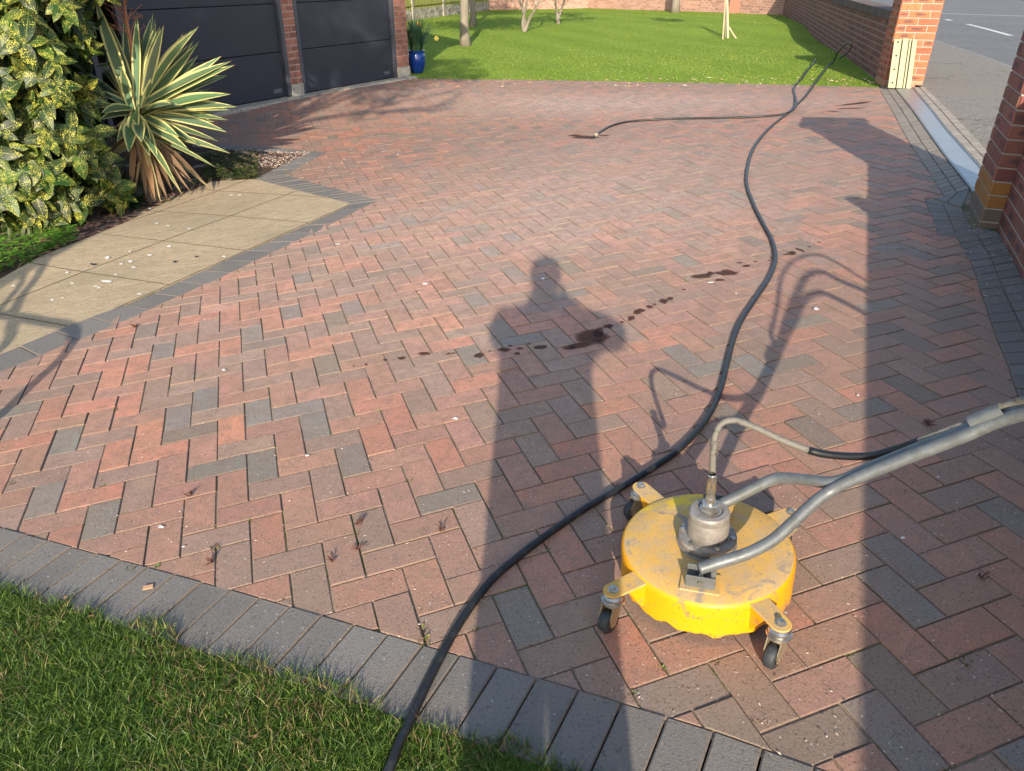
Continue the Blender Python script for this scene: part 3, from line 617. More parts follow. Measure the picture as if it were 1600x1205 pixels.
o = blades('lawn_grass', q, .007, .017, .010, [(.09, .16, .018), (.145, .235, .025), (.20, .30, .036), (.30, .37, .06), (.38, .37, .10)], [.16, .32, .30, .15, .07], 1.6, cl)
tag(o, None, None, None, 'stuff')

# --- street
we = (CORN - WR0) / np.linalg.norm(CORN - WR0); wn = np.array([we[1], -we[0]])      # right wall direction and outward (street) side
k1, k2 = g2(1455, 63), g2(1575, 106); ke = (k2 - k1) / np.linalg.norm(k2 - k1); kn = np.array([-ke[1], ke[0]])
if kn @ (k1 - WR0) < 0: kn = -kn
FOOT = [orr[0], orr[1], orr[2], orr[3], orr[4], orr[4] - wd * 6 + wn * .3, k2 + ke * 8, k1 - ke * 22, CORN + wn * .2, WR0 + wn * .25]
sheet('footway', FOOT, .002, M_FOOT, .3)
sheet('road', [k2 + ke * 14, k1 - ke * 40, k1 - ke * 40 + kn * 9, k2 + ke * 14 + kn * 9], -.03, M_ROAD, 1.2)
mb = MB()
for i in range(-30, 12):
    a = k1 + ke * i * .915; b = a + ke * .91
    vs = [(*p, gz(*p) + z) for z in (.003, -.06) for p in (a, b, b + kn * .10, a + kn * .10)]; mb.add(vs, [(0, 1, 2, 3), (0, 4, 5, 1), (2, 6, 7, 3)])
mb.build('road_kerb', M_KERB, kind='structure')
mb = MB()
def dash(u0, v0, u1, v1, wdt, off=-.026):
    a, b = g2(u0, v0), g2(u1, v1); e = (b - a) / np.linalg.norm(b - a); n_ = np.array([-e[1], e[0]]) * wdt / 2; N_ = max(1, int(np.linalg.norm(b - a) / .6))
    for i in range(N_):
        p, q_ = a + (b - a) * i / N_, a + (b - a) * (i + 1) / N_; mb.add([(*r_, gz(*r_) + off) for r_ in (p - n_, q_ - n_, q_ + n_, p + n_)], [(0, 1, 2, 3)])
dash(1512, 36, 1580, 53.5, .12); dash(1462, 19.5, 1640, 25, .12); dash(1440, 19, 1462, 19.5, .12); dash(1479, 28.5, 1486, 30.5, .12)
mb.build('road_markings', M_LINE, kind='structure')

# ================================================================== BRICKWORK
def brickrow(mb, o, e, n, L, courses, h=.075, bl=.225, depth=.02, cols=None, ch=0, rowcol=None, pat=None, z0=0, dropend=0):
    """bricks proud of a mortar core: o = base corner (3D), e along, n outward"""
    o = np.array(o, float); e3 = np.array([*e, 0.]); n3 = np.array([*n, 0.]); Z = np.array([0, 0, 1.])
    for r in range(courses):
        s = 0.0; seq = []
        if pat == 'pillar': seq = [.2175, .2175] if r % 2 else [.105, .225, .105]
        else:
            off = 0 if r % 2 == 0 else bl / 2; s = -off
            while s < L - 1e-4: seq.append(bl); s += bl
            s = -off
        if pat == 'pillar':
            k_ = L / sum(seq); seq = [q * k_ for q in seq]
        for q in seq:
            a, b = max(s, 0), min(s + q, L); s += q
            if b - a < .02: continue
            a += .005; b -= .005; z0_ = r * h + .005; z1_ = (r + 1) * h - .005
            c = cols() if rowcol is None else rowcol(r, cols())
            F = [(a, z0_), (b, z0_), (b, z1_), (a, z1_)]; cc = .004 if ch else 0
            Fi = [(a + cc, z0_ + cc), (b - cc, z0_ + cc), (b - cc, z1_ - cc), (a + cc, z1_ - cc)]
            P = lambda s_, z_, d_: o + e3 * s_ + Z * z_ + n3 * d_
            vs = [P(*f, depth + random.uniform(0, .001)) for f in Fi] + [P(*f, depth - cc) for f in F] + [P(*f, -.004) for f in F]
            U = [(0, 0), (1, 0), (1, 1), (0, 1)]; cx = lambda i, j: [U[i], U[j], U[j], U[i]]
            if q < .15: U = [(.25, 0), (.75, 0), (.75, 1), (.25, 1)]
            fs = [(0, 1, 2, 3)]; us = [U]
            for i in range(4):
                j = (i + 1) % 4
                if ch: fs.append((4 + i, 4 + j, j, i)); us.append([(0, 0)] * 4)
                fs.append((8 + i, 8 + j, 4 + j, 4 + i)); us.append([(0, 0)] * 4)
            mb.add(vs, fs, 0, c, us)
def redbrick(b=1.0, sp=.75):
    def f():
        c = np.array([.40, .125, .062]) * random.uniform(.8, 1.15) * b; c[1] *= random.uniform(.88, 1.2); return (*c, sp if random.random() < .65 else .1)
    return f
def darkbrick():
    c = np.array([.25, .09, .068]) * random.uniform(.75, 1.15); c[1] *= random.uniform(.9, 1.15); return (*c, .85 if random.random() < .5 else .1)
def pinkbrick():
    c = np.array([.42, .235, .175]) * random.uniform(.8, 1.2); return (*c, .35 if random.random() < .5 else 0)
def core(mb, o, e, n, L, T, H, below=.3):
    o = np.array(o, float); e3 = np.array([*e, 0.]); n3 = np.array([*n, 0.])
    vs = [o + e3 * s - n3 * t + np.array([0, 0, z]) for z in (-below, H) for s, t in ((0, 0), (L, 0), (L, T), (0, T))]
    mb.add(vs, [(3, 2, 1, 0), (4, 5, 6, 7), (0, 1, 5, 4), (1, 2, 6, 5), (2, 3, 7, 6), (3, 0, 4, 7)])
def pillar(th_, o, e, n, W, courses, cols, rowcol=None, cap=True, ch=1):
    """square brick pillar, o = base corner, e along the front face, n outward of it"""
    o = np.array(o, float); e = np.array(e); n = np.array(n); mbk = MB()
    for (oo, ee, nn) in ((o, e, n), (o + np.array([*(e * W), 0]), -n, e), (o + np.array([*(e * W - n * W), 0]), -e, -n), (o - np.array([*(n * W), 0]), n, -e)):
        brickrow(mbk, oo, ee, nn, W, courses, depth=.003, cols=cols, ch=ch, rowcol=rowcol, pat='pillar')
    part(mbk, 'brickwork', M_BRICK, th_)
    mc = MB(); core(mc, o + np.array([*(e * .004 - n * .004), 0]), e, n, W - .008, W - .008, courses * .075, .4); part(mc, 'mortar', M_MORTAR, th_)
    if cap:
        cp = MB(); c = o + np.array([*(e * W / 2 - n * W / 2), courses * .075]); hw = W / 2 + .045
        P = lambda a, b, z: c + np.array([*(e * a + n * b), z])
        vs = [P(a * hw, b * hw, z) for z in (0, .05) for a, b in ((-1, -1), (1, -1), (1, 1), (-1, 1))] + [P(0, 0, .11)]
        cp.add(vs, [(3, 2, 1, 0), (0, 1, 5, 4), (1, 2, 6, 5), (2, 3, 7, 6), (3, 0, 4, 7), (4, 5, 8), (5, 6, 8), (6, 7, 8), (7, 4, 8)]); part(cp, 'cap', M_CONC, th_, bevel=.004)
# near gate pillar + wall running back beside the photographer
WE = np.array([.6547, .7559]); WN = np.array([-.7559, .6547])                 # near wall direction, face normal (towards driveway)
pc = np.array([*(PC + np.array([.018, -.0])), 0]); pc[2] = gz(pc[0], pc[1]) - .04
orange = lambda r, c: ((.34, .15, .035, .1) if r in (2, 3) else ((.17, .12, .09, 0) if r < 2 else c))
th = thing('gate_pillar', (*pc[:2], pc[2]), 'dark red brick gate pillar with orange lower courses at the right edge', 'pillar')
pillar(th, pc, WE, WN, .44, 17, darkbrick, orange)
WBASE = wbR.copy(); wz = gz(*WBASE)
th = thing('boundary_wall', (*WBASE, wz), 'low dark brick wall meeting the near pillar beside the grey edging', 'wall')
LW = 6.4; wo = WBASE + WE * .06 - WE * LW; mbk = MB(); brickrow(mbk, (*wo, wz - .13), WE, WN, LW, 11, depth=.003, cols=darkbrick, ch=1)
brickrow(mbk, (*(wo + WE * LW - WN * .215), wz - .13), -WE, -WN, LW, 11, depth=.003, cols=darkbrick)
part(mbk, 'brickwork', M_BRICK, th); mc = MB(); core(mc, (*(wo + WE * .002 - WN * .002), wz - .13), WE, WN, LW - .004, .211, 11 * .075 - .002); part(mc, 'mortar', M_MORTAR, th)
cp = MB()
s = 0
while s < LW - .05:
    c = darkbrick(); p0 = wo + WE * (s + .005) + WN * .02; L_ = .065; vs = [(*(p0 + WE * a - WN * b), wz - .13 + .825 + z) for z in (.003, .04) for a, b in ((0, 0), (L_, 0), (L_, .255), (0, .255))]
    cp.add(vs, [(4, 5, 6, 7), (0, 1, 5, 4), (1, 2, 6, 5), (2, 3, 7, 6), (3, 0, 4, 7)], 0, c); s += .075
part(cp, 'coping', M_BRICK, th)
# far gate pillar
fe = np.array([.855, -.519]); fe /= np.linalg.norm(fe); fn = np.array([fe[1], -fe[0]]); fn = fn if fn @ (CW[:2] - np.array([7.6, 5.6])) > 0 else -fn
fo = gp(1378.5, 135)[:2]; fz = gz(*fo) + .0
th = thing('gate_pillar', (*fo, fz), 'bright sunlit orange brick gate pillar with a cream board leaning on it', 'pillar')
lowpale = lambda r, c: ((.46, .22, .12, 0) if r == 0 else c)
pillar(th, (*fo, fz - .01), fe, fn, .44, 17, redbrick(1.05), lowpale)
# right boundary wall
th = thing('boundary_wall', (*WR0, gz(*WR0)), 'long shaded brick wall with brick coping along the right side of the lawn', 'wall')
LW2 = float(np.linalg.norm(CORN - WR0)); wi = -wn; wz2 = gz(*WR0)
mbk = MB(); brickrow(mbk, (*WR0, wz2 - .225), we, wi, LW2, 12, depth=.003, cols=darkbrick); part(mbk, 'brickwork', M_BRICK, th)
mc = MB(); core(mc, (*WR0, wz2 - .225), we, wi, LW2, .215, 12 * .075); part(mc, 'mortar', M_MORTAR, th); cp = MB(); s = 0
while s < LW2 - .05:
    c = (*(np.array([.12, .085, .08]) * random.uniform(.7, 1.2)), 0); p0 = WR0 + we * (s + .005) + wi * .025; vs = [(*(p0 + we * a - wi * b), wz2 - .225 + .9 + z) for z in (.003, .105) for a, b in ((0, 0), (.065, 0), (.065, .265), (0, .265))]
    cp.add(vs, [(4, 5, 6, 7), (0, 1, 5, 4), (1, 2, 6, 5), (2, 3, 7, 6), (3, 0, 4, 7)], 0, c); s += .075
cp.box(np.array([*(WR0 + we * LW2 / 2 - wi * .107), wz2 - .225 + .9 + .045]), (LW2, .24, .08), [[*we, 0], [*wi, 0], [0, 0, 1]], 0, (.2, .17, .14, 0))
part(cp, 'coping', M_BRICK, th)
sheet('verge', [ CORN + wn * .23, CORN + wn * 1.0, WR0 + wn * .9 + we * 2.6, WR0 + wn * .23 + we * 1.2], .004, M_TURF, .6)
# back wall in bays
th = thing('back_wall', (*BW[2], gz(*BW[2])), 'tall pinkish brick wall with pale mortar closing the far end of the lawn', 'wall')
for i in range(3):
    a, b = BW[i], BW[i + 1]; e = (b - a) / np.linalg.norm(b - a); n_ = np.array([e[1], -e[0]])
    if n_ @ (CW[:2] - a) < 0: n_ = -n_
    if i == 0 or True:
        flip = np.cross(np.array([*e, 0]), np.array([0, 0, 1.]))[:2] @ n_ < 0
    s_, t_ = (b, a) if False else (a, b); L_ = float(np.linalg.norm(b - a)); z_ = min(gz(*a), gz(*b)) - .1
    mbk = MB(); brickrow(mbk, (*a, z_), e, n_, L_, 18, depth=.004, cols=pinkbrick); part(mbk, 'brickwork', M_BRICK, th)
    mc = MB(); core(mc, (*a, z_), e, n_, L_, .2, 18 * .075); part(mc, 'mortar', M_MORTAR, th)
mb = MB(); mb.box((*(BW[0] * .3 + BW[1] * .7), .9), (.33, .33, 1.9), [[*we, 0], [*wn, 0], [0, 0, 1]], 0, (.34, .15, .1, 0)); part(mb, 'pier', M_BRICK, th)

# ================================================================== GARAGE
gz0 = 0.0
th = thing('garage', (*GM, gz0), 'dark blue grey double garage with brick pillars behind the yucca', 'garage')
G3 = lambda s, o, z: np.array([*(GM + GE * s + GN * o), gz0 + z])
axg = [[*GE, 0], [*GN, 0], [0, 0, 1]]
def gs(u, v):                                 # pixel to along-wall position on the garage plane
    d = ray(u, v); t = ((np.array([*GM, 0]) - CW)[:2] @ GN) / (d[:2] @ GN); X = CW + d * t; return (X[:2] - GM) @ GE, X[2] - gz0
p1 = (gs(457, 150)[0], gs(474.5, 148)[0]); p2 = (gs(621.5, 120)[0], gs(640, 119)[0])
mb = MB(); mc = MB()
for (a, b) in (p1, p2):
    brickrow(mb, G3(a, 0, .155), GE, GN, b - a, 27, depth=.003, cols=lambda: (*(np.array([.27, .115, .08]) * random.uniform(.8, 1.2)), .5 if random.random() < .5 else 0), bl=(b - a) / 1.5 if (b - a) < .3 else .225)
    mc.box(G3((a + b) / 2, -.13, 1.15), (b - a - .004, .26, 2.3), axg)
L_end = 5.5; e2 = G3(p2[1], 0, .155); brickrow(mb, e2, -GN, GE, L_end, 27, depth=.003, cols=pinkbrick)
mc.box(G3(p2[1] - .11, -L_end / 2, 1.15), (.218, L_end, 2.3), axg); mc.box(G3(-5.2, -L_end / 2, 1.15), (.218, L_end, 2.3), axg); mc.box(G3((p2[1] - 5.2) / 2, -L_end + .1, 1.15), (p2[1] + 5.2, .2, 2.3), axg)
part(mb, 'brickwork', M_BRICK, th); part(mc, 'wall', M_MORTAR, th)
for (a, b) in (p1, p2): mb = MB(); mb.box(G3((a + b) / 2, .0, .03), (b - a + .012, .03, .25), axg); part(mb, 'pillar_base', M_CONC, th, bevel=.004)
mb = MB(); mb.box(G3((p2[1] - 5.2) / 2, -.02, 2.28), (p2[1] + 5.2, .26, .3), axg); part(mb, 'lintel', M_DTRIM, th)
mb = MB(); poly = [(-L_end - .3, 2.42), (.35, 2.42), (.35, 2.5), (-L_end / 2, 3.9), (-L_end - .3, 2.5)]; W0, W1 = -5.5, p2[1] + .2
vs = [G3(W, o_, z_) for W in (W0, W1) for o_, z_ in poly]; n5 = 5; mb.add(vs, [tuple(range(5))[::-1], tuple(range(5, 10))] + [(i, (i + 1) % 5, 5 + (i + 1) % 5, 5 + i) for i in range(5)])
part(mb, 'roof', mat('roof_tile', rough=.9, build=lambda k, b: setc(k, b, k.mix(k.noise(20, 4), (.10, .06, .045), (.17, .10, .075)))), th)
seams2 = [0.03, gs(540, 70)[1], gs(515, 2)[1], 1.72, 2.14]
s1z = gs(400, 92)[1]
for (a, b) in ((p1[1], p2[0]), (p1[0] - 2.2, p1[0]), (p1[0] - 4.7, p1[0] - 2.5)):
    d_ = None; zs = [0.025, seams2[1], seams2[2], 1.62, 2.14]; mb = MB()
    for z0_, z1_ in zip(zs[:-1], zs[1:]):
        mb.box(G3((a + b) / 2, -.055, (z0_ + z1_) / 2), (b - a - .10, .04, z1_ - z0_ - .008), axg)
    d_ = part(mb, 'garage_door', M_DOOR, th, bevel=.004)
    mb = MB(); mb.box(G3((a + b) / 2, -.085, 1.07), (b - a - .1, .01, 2.1), axg); part(mb, 'door_backing', M_DARK, d_)
    for s_ in (a + .03, b - .03): mb = MB(); mb.box(G3(s_, -.02, 1.1), (.056, .05, 2.16), axg); part(mb, 'door_frame', M_DTRIM, d_, bevel=.003)
    mb = MB(); cx_, cz_ = b - .20, .105
    for (dx, dz, sx_, sz_) in ((0, .02, .13, .005), (0, -.02, .13, .005), (.0625, 0, .005, .045), (-.0625, 0, .005, .045)): mb.box(G3(cx_ + dx, -.034, cz_ + dz), (sx_, .004, sz_), axg)
    mb.box(G3(cx_, -.0345, cz_), (.10, .003, .014), axg); part(mb, 'maker_plate', M_PLATE, d_)
mb = MB(); mb.box(G3(-6.5 + (p2[1] + 6.5) / 2, .04, -.028), (p2[1] + 6.5, .2, .09), axg); part(mb, 'threshold', M_CONC, th, bevel=.006)

# ================================================================== FENCE
th = thing('garden_fence', (*FL[1], 0), 'greenish timber panel fence with pale concrete posts and gravel boards behind the lawn', 'fence')
fe_ = FL[0] - FL[1]; FLn = np.linalg.norm(fe_); fe_ /= FLn; fnn = np.array([fe_[1], -fe_[0]]); axf = [[*fe_, 0], [*fnn, 0], [0, 0, 1]]
# post 1 seen at pixel 643
def fs(u):
    d = ray(u, 20)[:2]; A = np.array([d, -fe_]).T; t = np.linalg.solve(A, FL[1] - CW[:2]); return t[1]
sA, sB = fs(643.5), fs(692); dS = sB - sA; pos = [sA + dS * i for i in range(-3, 7) if -1 < sA + dS * i < FLn - .2]
for s_ in pos:
    p = FL[1] + fe_ * s_; mb = MB(); mb.box((*p, gz(*p) + .9), (.11, .11, 1.9), axf); part(mb, 'post', M_CONC, th, bevel=.006)
for s0_, s1_ in zip(pos, pos[1:] + [FLn]):
    p = FL[1] + fe_ * (s0_ + s1_) / 2; L_ = s1_ - s0_ - .1; zb = gz(*p); mb = MB(); mb.box((*p, zb + .13), (L_, .05, .34), axf); part(mb, 'gravel_board', M_STONE, th)
    mb = MB(); nb = int(L_ / .11)
    for k in range(nb):
        c = FL[1] + fe_ * (s0_ + .05 + L_ * (k + .5) / nb) + fnn * (.006 if k % 2 else 0); mb.box((*c, zb + 1.03), (L_ / nb + .008, .016, 1.46), axf)
    for z_ in (.42, 1.05, 1.65): c = p + fnn * .03; mb.box((*c, zb + z_), (L_, .03, .06), axf)
    part(mb, 'panel', M_FENCE, th)

# ================================================================== SURFACE CLEANER
C0 = np.array([1.232, -.762, 0]); C0[2] = plane_z(C0[0], C0[1]); EX, EY = MG[:, 0], MG[:, 1]
LC = lambda x, y, z: C0 + EX * x + EY * y + PN * z
AXL = [EX, EY, PN]
th = thing('surface_cleaner', C0, 'round yellow rotary surface cleaner on four casters with twin steel handle tubes', 'cleaning machine'); SCL = th
mb = MB(); seg = 96
def wav(j, a): return (.0045 * math.sin(a * 17 + 1) + .003 * math.sin(a * 29) + .002 * math.sin(a * 7)) if j in (5, 6) else 0
rt = .2160
mb.lathe([(.001, .1225), (.06, .1225), (.15, .1218), (rt - .010, .1205), (rt - .006, .1185)], C0, AXL, seg, 0)
part(mb, 'deck', M_YTOP, th, smooth=True)
mb = MB(); mb.lathe([(rt - .006, .1185), (rt - .0025, .1155), (rt - .0005, .111), (rt, .104), (rt + .0005, .07), (rt + .0005, .026), (rt - .004, .026), (rt - .004, .1)], C0, AXL, seg, 0, wav)
part(mb, 'skirt', M_YSIDE, th, smooth='auto')
mb = MB(); mb.lathe([(rt - .01, .1), (rt - .01, .03)], C0, AXL, 48); mb.lathe([(.001, .1), (rt - .01, .1)], C0, AXL, 48); part(mb, 'underside', M_DARK, th)
def frame(ang): ca, sa = math.cos(ang), math.sin(ang); return lambda r, t, z: LC(r * ca - t * sa, r * sa + t * ca, z)
for ang, swv, dr_ in ((R(190), R(208), 0), (R(272), R(208), -.004), (R(97), R(170), 0), (R(5), R(150), -.018)):
    F = frame(ang)
    mb = MB(); n_ = 14; tip = [(.292 + dr_ + .024 * math.cos(a), .024 * math.sin(a)) for a in np.linspace(-math.pi / 2, math.pi / 2, n_)]; poly = [(.2115, -.026)] + tip + [(.2115, .026)]
    mb.prism(poly, .110, .1155, F); arm = part(mb, 'caster_arm', [M_YTOP], th, bevel=.0012)
    for t_ in (-.024, .021): mb = MB(); mb.add([F(.2125, t_, .1098), F(.262, t_, .1098), F(.225, t_, .045), F(.2125, t_, .04), F(.2125, t_ + .003, .1098), F(.262, t_ + .003, .1098), F(.225, t_ + .003, .045), F(.2125, t_ + .003, .04)], [(3, 2, 1, 0), (4, 5, 6, 7), (0, 1, 5, 4), (1, 2, 6, 5), (2, 3, 7, 6)]); part(mb, 'gusset', M_YSIDE, arm)
    AXc = [EX, EY, PN]; bc = F(.292 + dr_, 0, 0)
    mb = MB(); mb.lathe([(.0001, .126), (.0075, .1255), (.0085, .124), (.0085, .1155)], bc, AXc, 6); mb.lathe([(.0, .1175), (.0125, .1175), (.0125, .1155)], bc, AXc, 20); part(mb, 'bolt', M_CHROME, arm, smooth='auto')
    # swivel caster
    cs = thing('x', bc, None, None); bpy.data.objects.remove(cs)
    mb = MB(); mb.lathe([(.001, .1098), (.012, .1098), (.012, .104), (.019, .104), (.025, .099), (.0255, .094), (.022, .090), (.028, .088), (.029, .084), (.025, .080), (.001, .080)], bc, AXc, 28)
    fork = part(mb, 'caster', M_CHROME, th, smooth='auto')
    sc_, ss_ = math.cos(swv), math.sin(swv); Fk = lambda r, t, z: bc + EX * (r * sc_ - t * ss_) + EY * (r * ss_ + t * sc_) + PN * z
    ro = .020; mb = MB(); mb.prism([(-.022, -.0175), (.022, -.0175), (.026, 0), (.022, .0175), (-.022, .0175), (-.026, 0)], .0775, .0815, Fk)
    for t_ in (-.0175, .0145):
        pl = [(-.022, .080), (.022, .080), (.034, .05), (ro + .010, .022), (ro - .004, .019), (.0, .045)]; nP = len(pl)
        vs = [Fk(r_, t_, z_) for r_, z_ in pl] + [Fk(r_, t_ + .003, z_) for r_, z_ in pl]; mb.add(vs, [tuple(range(nP))[::-1], tuple(range(nP, 2 * nP))] + [(i, (i + 1) % nP, nP + (i + 1) % nP, nP + i) for i in range(nP)])
    part(mb, 'fork', M_BRASSY, fork)
    wc = Fk(ro, 0, .0305); wa = EX * (-ss_) + EY * sc_; u_ = EX * sc_ + EY * ss_; AXw = [u_, PN, wa]
    mb = MB(); mb.lathe([(.015, -.0135), (.026, -.013), (.0298, -.009), (.0305, 0), (.0298, .009), (.026, .013), (.015, .0135)], wc, AXw, 28); part(mb, 'wheel', M_RUBBER, fork, smooth=True)
    mb = MB(); mb.lathe([(.0001, -.0105), (.015, -.0100), (.017, -.008), (.017, .008), (.015, .0100), (.0001, .0105)], wc, AXw, 20); mb.lathe([(.0001, -.019), (.005, -.019), (.005, .019), (.0001, .019)], wc, AXw, 8); part(mb, 'hub', M_CHROME, fork, smooth='auto')
# swivel head
mb = MB(); mb.lathe([(.074, .123), (.074, .130), (.064, .131), (.064, .137)], C0, AXL, 40); mb.lathe([(.0705, .137), (.072, .140), (.072, .150), (.0705, .152), (.001, .152)], C0, AXL, 40)
head = part(mb, 'swivel_head', M_CAST, th, smooth='auto')
mb = MB(); mb.lathe([(.050, .151), (.051, .153), (.051, .204), (.0495, .207), (.0495, .210), (.050, .211), (.050, .224), (.046, .229), (.034, .230), (.033, .226), (.001, .226)], C0, AXL, 40); part(mb, 'rotary_body', M_CAST, head, smooth='auto')
mb = MB(); mb.lathe([(.024, .226), (.024, .236), (.001, .236)], C0, AXL, 20); mb.lathe([(.021, .236), (.022, .238), (.022, .250), (.020, .252), (.001, .252)], C0, AXL, 6); part(mb, 'hex_fitting', M_CHROME, head, smooth='auto')
for k in range(6):
    a = R(20 + 60 * k); p = LC(.062 * math.cos(a), .062 * math.sin(a), 0); mb = MB(); mb.lathe([(.0001, .1555), (.0025, .1545), (.0028, .157), (.0058, .157), (.0062, .1515)], p, AXL, 10); part(mb, 'screw', M_CHROME, head, smooth='auto')
# brackets
TD = np.array([.60, .795]);  # fork direction in local xy from front bracket to rear one
for sg, (bx, by) in ((-1, (-.090, -.117)), (1, (.090, .105))):
    e = np.array([.62, -.78]) if False else np.array([.80, -.60]); nn = np.array([.60, .80]); B = lambda a, b, z: LC(bx + e[0] * a + nn[0] * b, by + e[1] * a + nn[1] * b, z)
    mb = MB(); mb.prism([(-.046, -.034), (.046, -.034), (.046, .034), (-.046, .034)], .122, .127, B); br = part(mb, 'handle_bracket', M_YTOP, th, bevel=.001)
    mb = MB(); mb.prism([(-.034, -.022), (.034, -.022), (.034, .022), (-.034, .022)], .127, .131, B)
    for b_ in (-.022, .018): mb.prism([(-.034, b_), (.034, b_), (.034, b_ + .004), (-.034, b_ + .004)], .131, .160, B)
    part(mb, 'channel', M_TUBE, br, bevel=.001)
    mb = MB(); mb.tube([B(.0, -.028, .145), B(.0, .028, .145)], .005, 10); part(mb, 'pin', M_CHROME, br)
# handle tubes
def pathd(L): return [at(u, v, d) for u, v, d in L]
low = pathd([(1092, 889, 1.868), (1120, 880, 1.875), (1165, 866, 1.885), (1200, 849, 1.90), (1222, 832, 1.91), (1250, 806, 1.925), (1275, 783, 1.94), (1298, 767, 1.95), (1325, 753, 1.94), (1400, 722.5, 1.915), (1500, 684, 1.885), (1600, 647, 1.85)])
upp = pathd([(1124, 789, 2.055), (1150, 777, 2.05), (1180, 762, 2.04), (1203, 751, 2.03), (1222, 747, 2.02), (1260, 750, 1.99), (1295, 754, 1.965), (1320, 749, 1.955), (1345, 738, 1.95), (1400, 715, 1.94), (1500, 676, 1.905), (1600, 638, 1.87)])
d1 = low[-1] - low[-3]; d1 /= np.linalg.norm(d1); side = np.cross(d1, (0, 0, 1.)); side /= np.linalg.norm(side)
topz = unshadow(1245, 470, 1.02)
def tail(p, sg):                               # handlebar: runs up, then bends back towards the user
    a = p + d1 * .22; b = a + d1 * .12; ctr = unshadow(1262 if sg < 0 else 1268, 468 if sg < 0 else 428, 1.02)
    sh = [(1240, 500, .93), (1250, 480, .97), (1263, 463, 1.0), (1283, 457, 1.02), (1310, 468, 1.01), (1352, 490, .99)] if sg < 0 else [(1232, 492, .95), (1246, 456, 1.03), (1262, 430, 1.09), (1285, 425, 1.11), (1312, 438, 1.10), (1358, 457, 1.08)]
    return [unshadow(*q_) for q_ in sh]
for nm, P, sg in (('handle_tube', low, -1), ('handle_tube', upp, 1)):
    full = catmull(P + tail(P[-1], sg), 7); mb = MB(); mb.tube(full, .0148, 14); part(mb, nm, M_TUBE, th, smooth=True)
grip_pts = [unshadow(*q_) for q_ in ((1310, 468, 1.01), (1358, 492, .99))]
# whip hose from head to clamp and on up the handle
hz = pathd([(1109.5, 783, 2.02)]); 
whip = [LC(0, 0, .252), LC(.003, .008, .30)] + pathd([(1113, 745, 1.985), (1114.5, 705, 1.95), (1119, 676, 1.935), (1130, 661, 1.93), (1148, 657, 1.935), (1180, 668, 1.96), (1230, 691, 1.99), (1285, 709, 2.0), (1350, 713, 1.985), (1400, 702, 1.96), (1450, 684, 1.93), (1520, 657, 1.90), (1600, 626, 1.855)]) + [unshadow(1205, 520, .86), unshadow(1214, 480, .95), unshadow(1222, 430, 1.05), unshadow(1245, 405, 1.12), unshadow(1285, 400, 1.14), unshadow(1355, 440, 1.1)]
wp = catmull(whip, 8); mb = MB(); ms = MB(); sel = [q_ for q_ in wp if 1262 < pix(q_)[0] < 1440 and q_[2] < .8]; ms.tube(sel, .0098, 12); mb.tube(wp[8:], .0085, 12); wh = part(mb, 'whip_hose', M_WHIP, th, smooth=True); part(ms, 'shaded_hose_part', M_HOSE, wh, smooth=True)  # dark outer tube paints the shaded stretch of the whip hose
mb = MB(); mb.tube(wp[:10], .0075, 12); mb.lathe([(.009, .25), (.0125, .252), (.0125, .268), (.0105, .27), (.0105, .283), (.012, .285), (.012, .335), (.0095, .338)], C0, [EX, EY, PN], 14); part(mb, 'ferrule', M_CHROME, wh, smooth='auto')
ca_ = at(1517, 661, 1.885); cb_ = at(1567, 640, 1.865); mb = MB(); ax_ = (cb_ - ca_) / np.linalg.norm(cb_ - ca_); up_ = UW - ax_ * (UW @ ax_); up_ /= np.linalg.norm(up_); sd_ = np.cross(ax_, up_)
prof = [(math.cos(a) * .0155, math.sin(a) * .0155) for a in np.linspace(R(-60), R(200), 18)]; vs = []
for q_ in (ca_, cb_):
    for rr in (1, .86): vs += [q_ + sd_ * x_ * rr + up_ * y_ * rr for x_, y_ in prof]
n_ = 18; fs_ = []
for i in range(n_ - 1): fs_ += [(i, i + 1, 2 * n_ + i + 1, 2 * n_ + i), (n_ + i, 3 * n_ + i, 3 * n_ + i + 1, n_ + i + 1), (i, n_ + i, n_ + i + 1, i + 1), (2 * n_ + i, 2 * n_ + i + 1, 3 * n_ + i + 1, 3 * n_ + i)]
mb.add(vs, fs_); part(mb, 'hose_clip', M_TUBE, th, smooth='auto')

# ================================================================== HOSES
def hose(name, L, r, label, seg=12, end=None):
    P = [gp(u, v, h) for u, v, h in L]; C = catmull(P, 10); mb = MB()
    C = [c + np.array([0, 0, 0.0]) for c in C]; mb.tube(C, r, seg); o = mb.build(name, M_HOSE, smooth=True); tag(o, label, 'hose'); return o
rh = .0108
A = [(560, 1290, rh), (607, 1205, .03), (622, 1165, .03), (640, 1128, .02), (662, 1080, rh), (688, 1028, rh), (722, 968, rh), (765, 910, rh), (812, 868, rh), (860, 832, rh), (915, 794, rh), (970, 762, rh), (1020, 731, rh), (1060, 703, rh), (1090, 673, rh), (1113, 640, rh), (1127, 605, rh), (1137, 565, rh), (1148, 525, rh), (1162, 495, rh), (1184, 462, rh), (1203, 432, rh), (1212, 403, rh), (1206, 375, rh), (1191, 347, rh), (1177, 318, rh), (1167, 288, rh), (1169, 258, rh), (1180, 228, rh), (1203, 200, rh), (1232, 176, rh), (1258, 151, rh), (1278, 125, .04), (1294, 104, .05), (1303, 95, .06), (1307, 86, .16), (1315, 75, .30), (1324, 67.5, .40), (1330, 70, .38), (1329, 76, .28), (1322, 84, .14), (1312, 91, .06)]
hose('pressure_hose', A, rh, 'long black hose snaking from the near grass to a loop at the right wall')
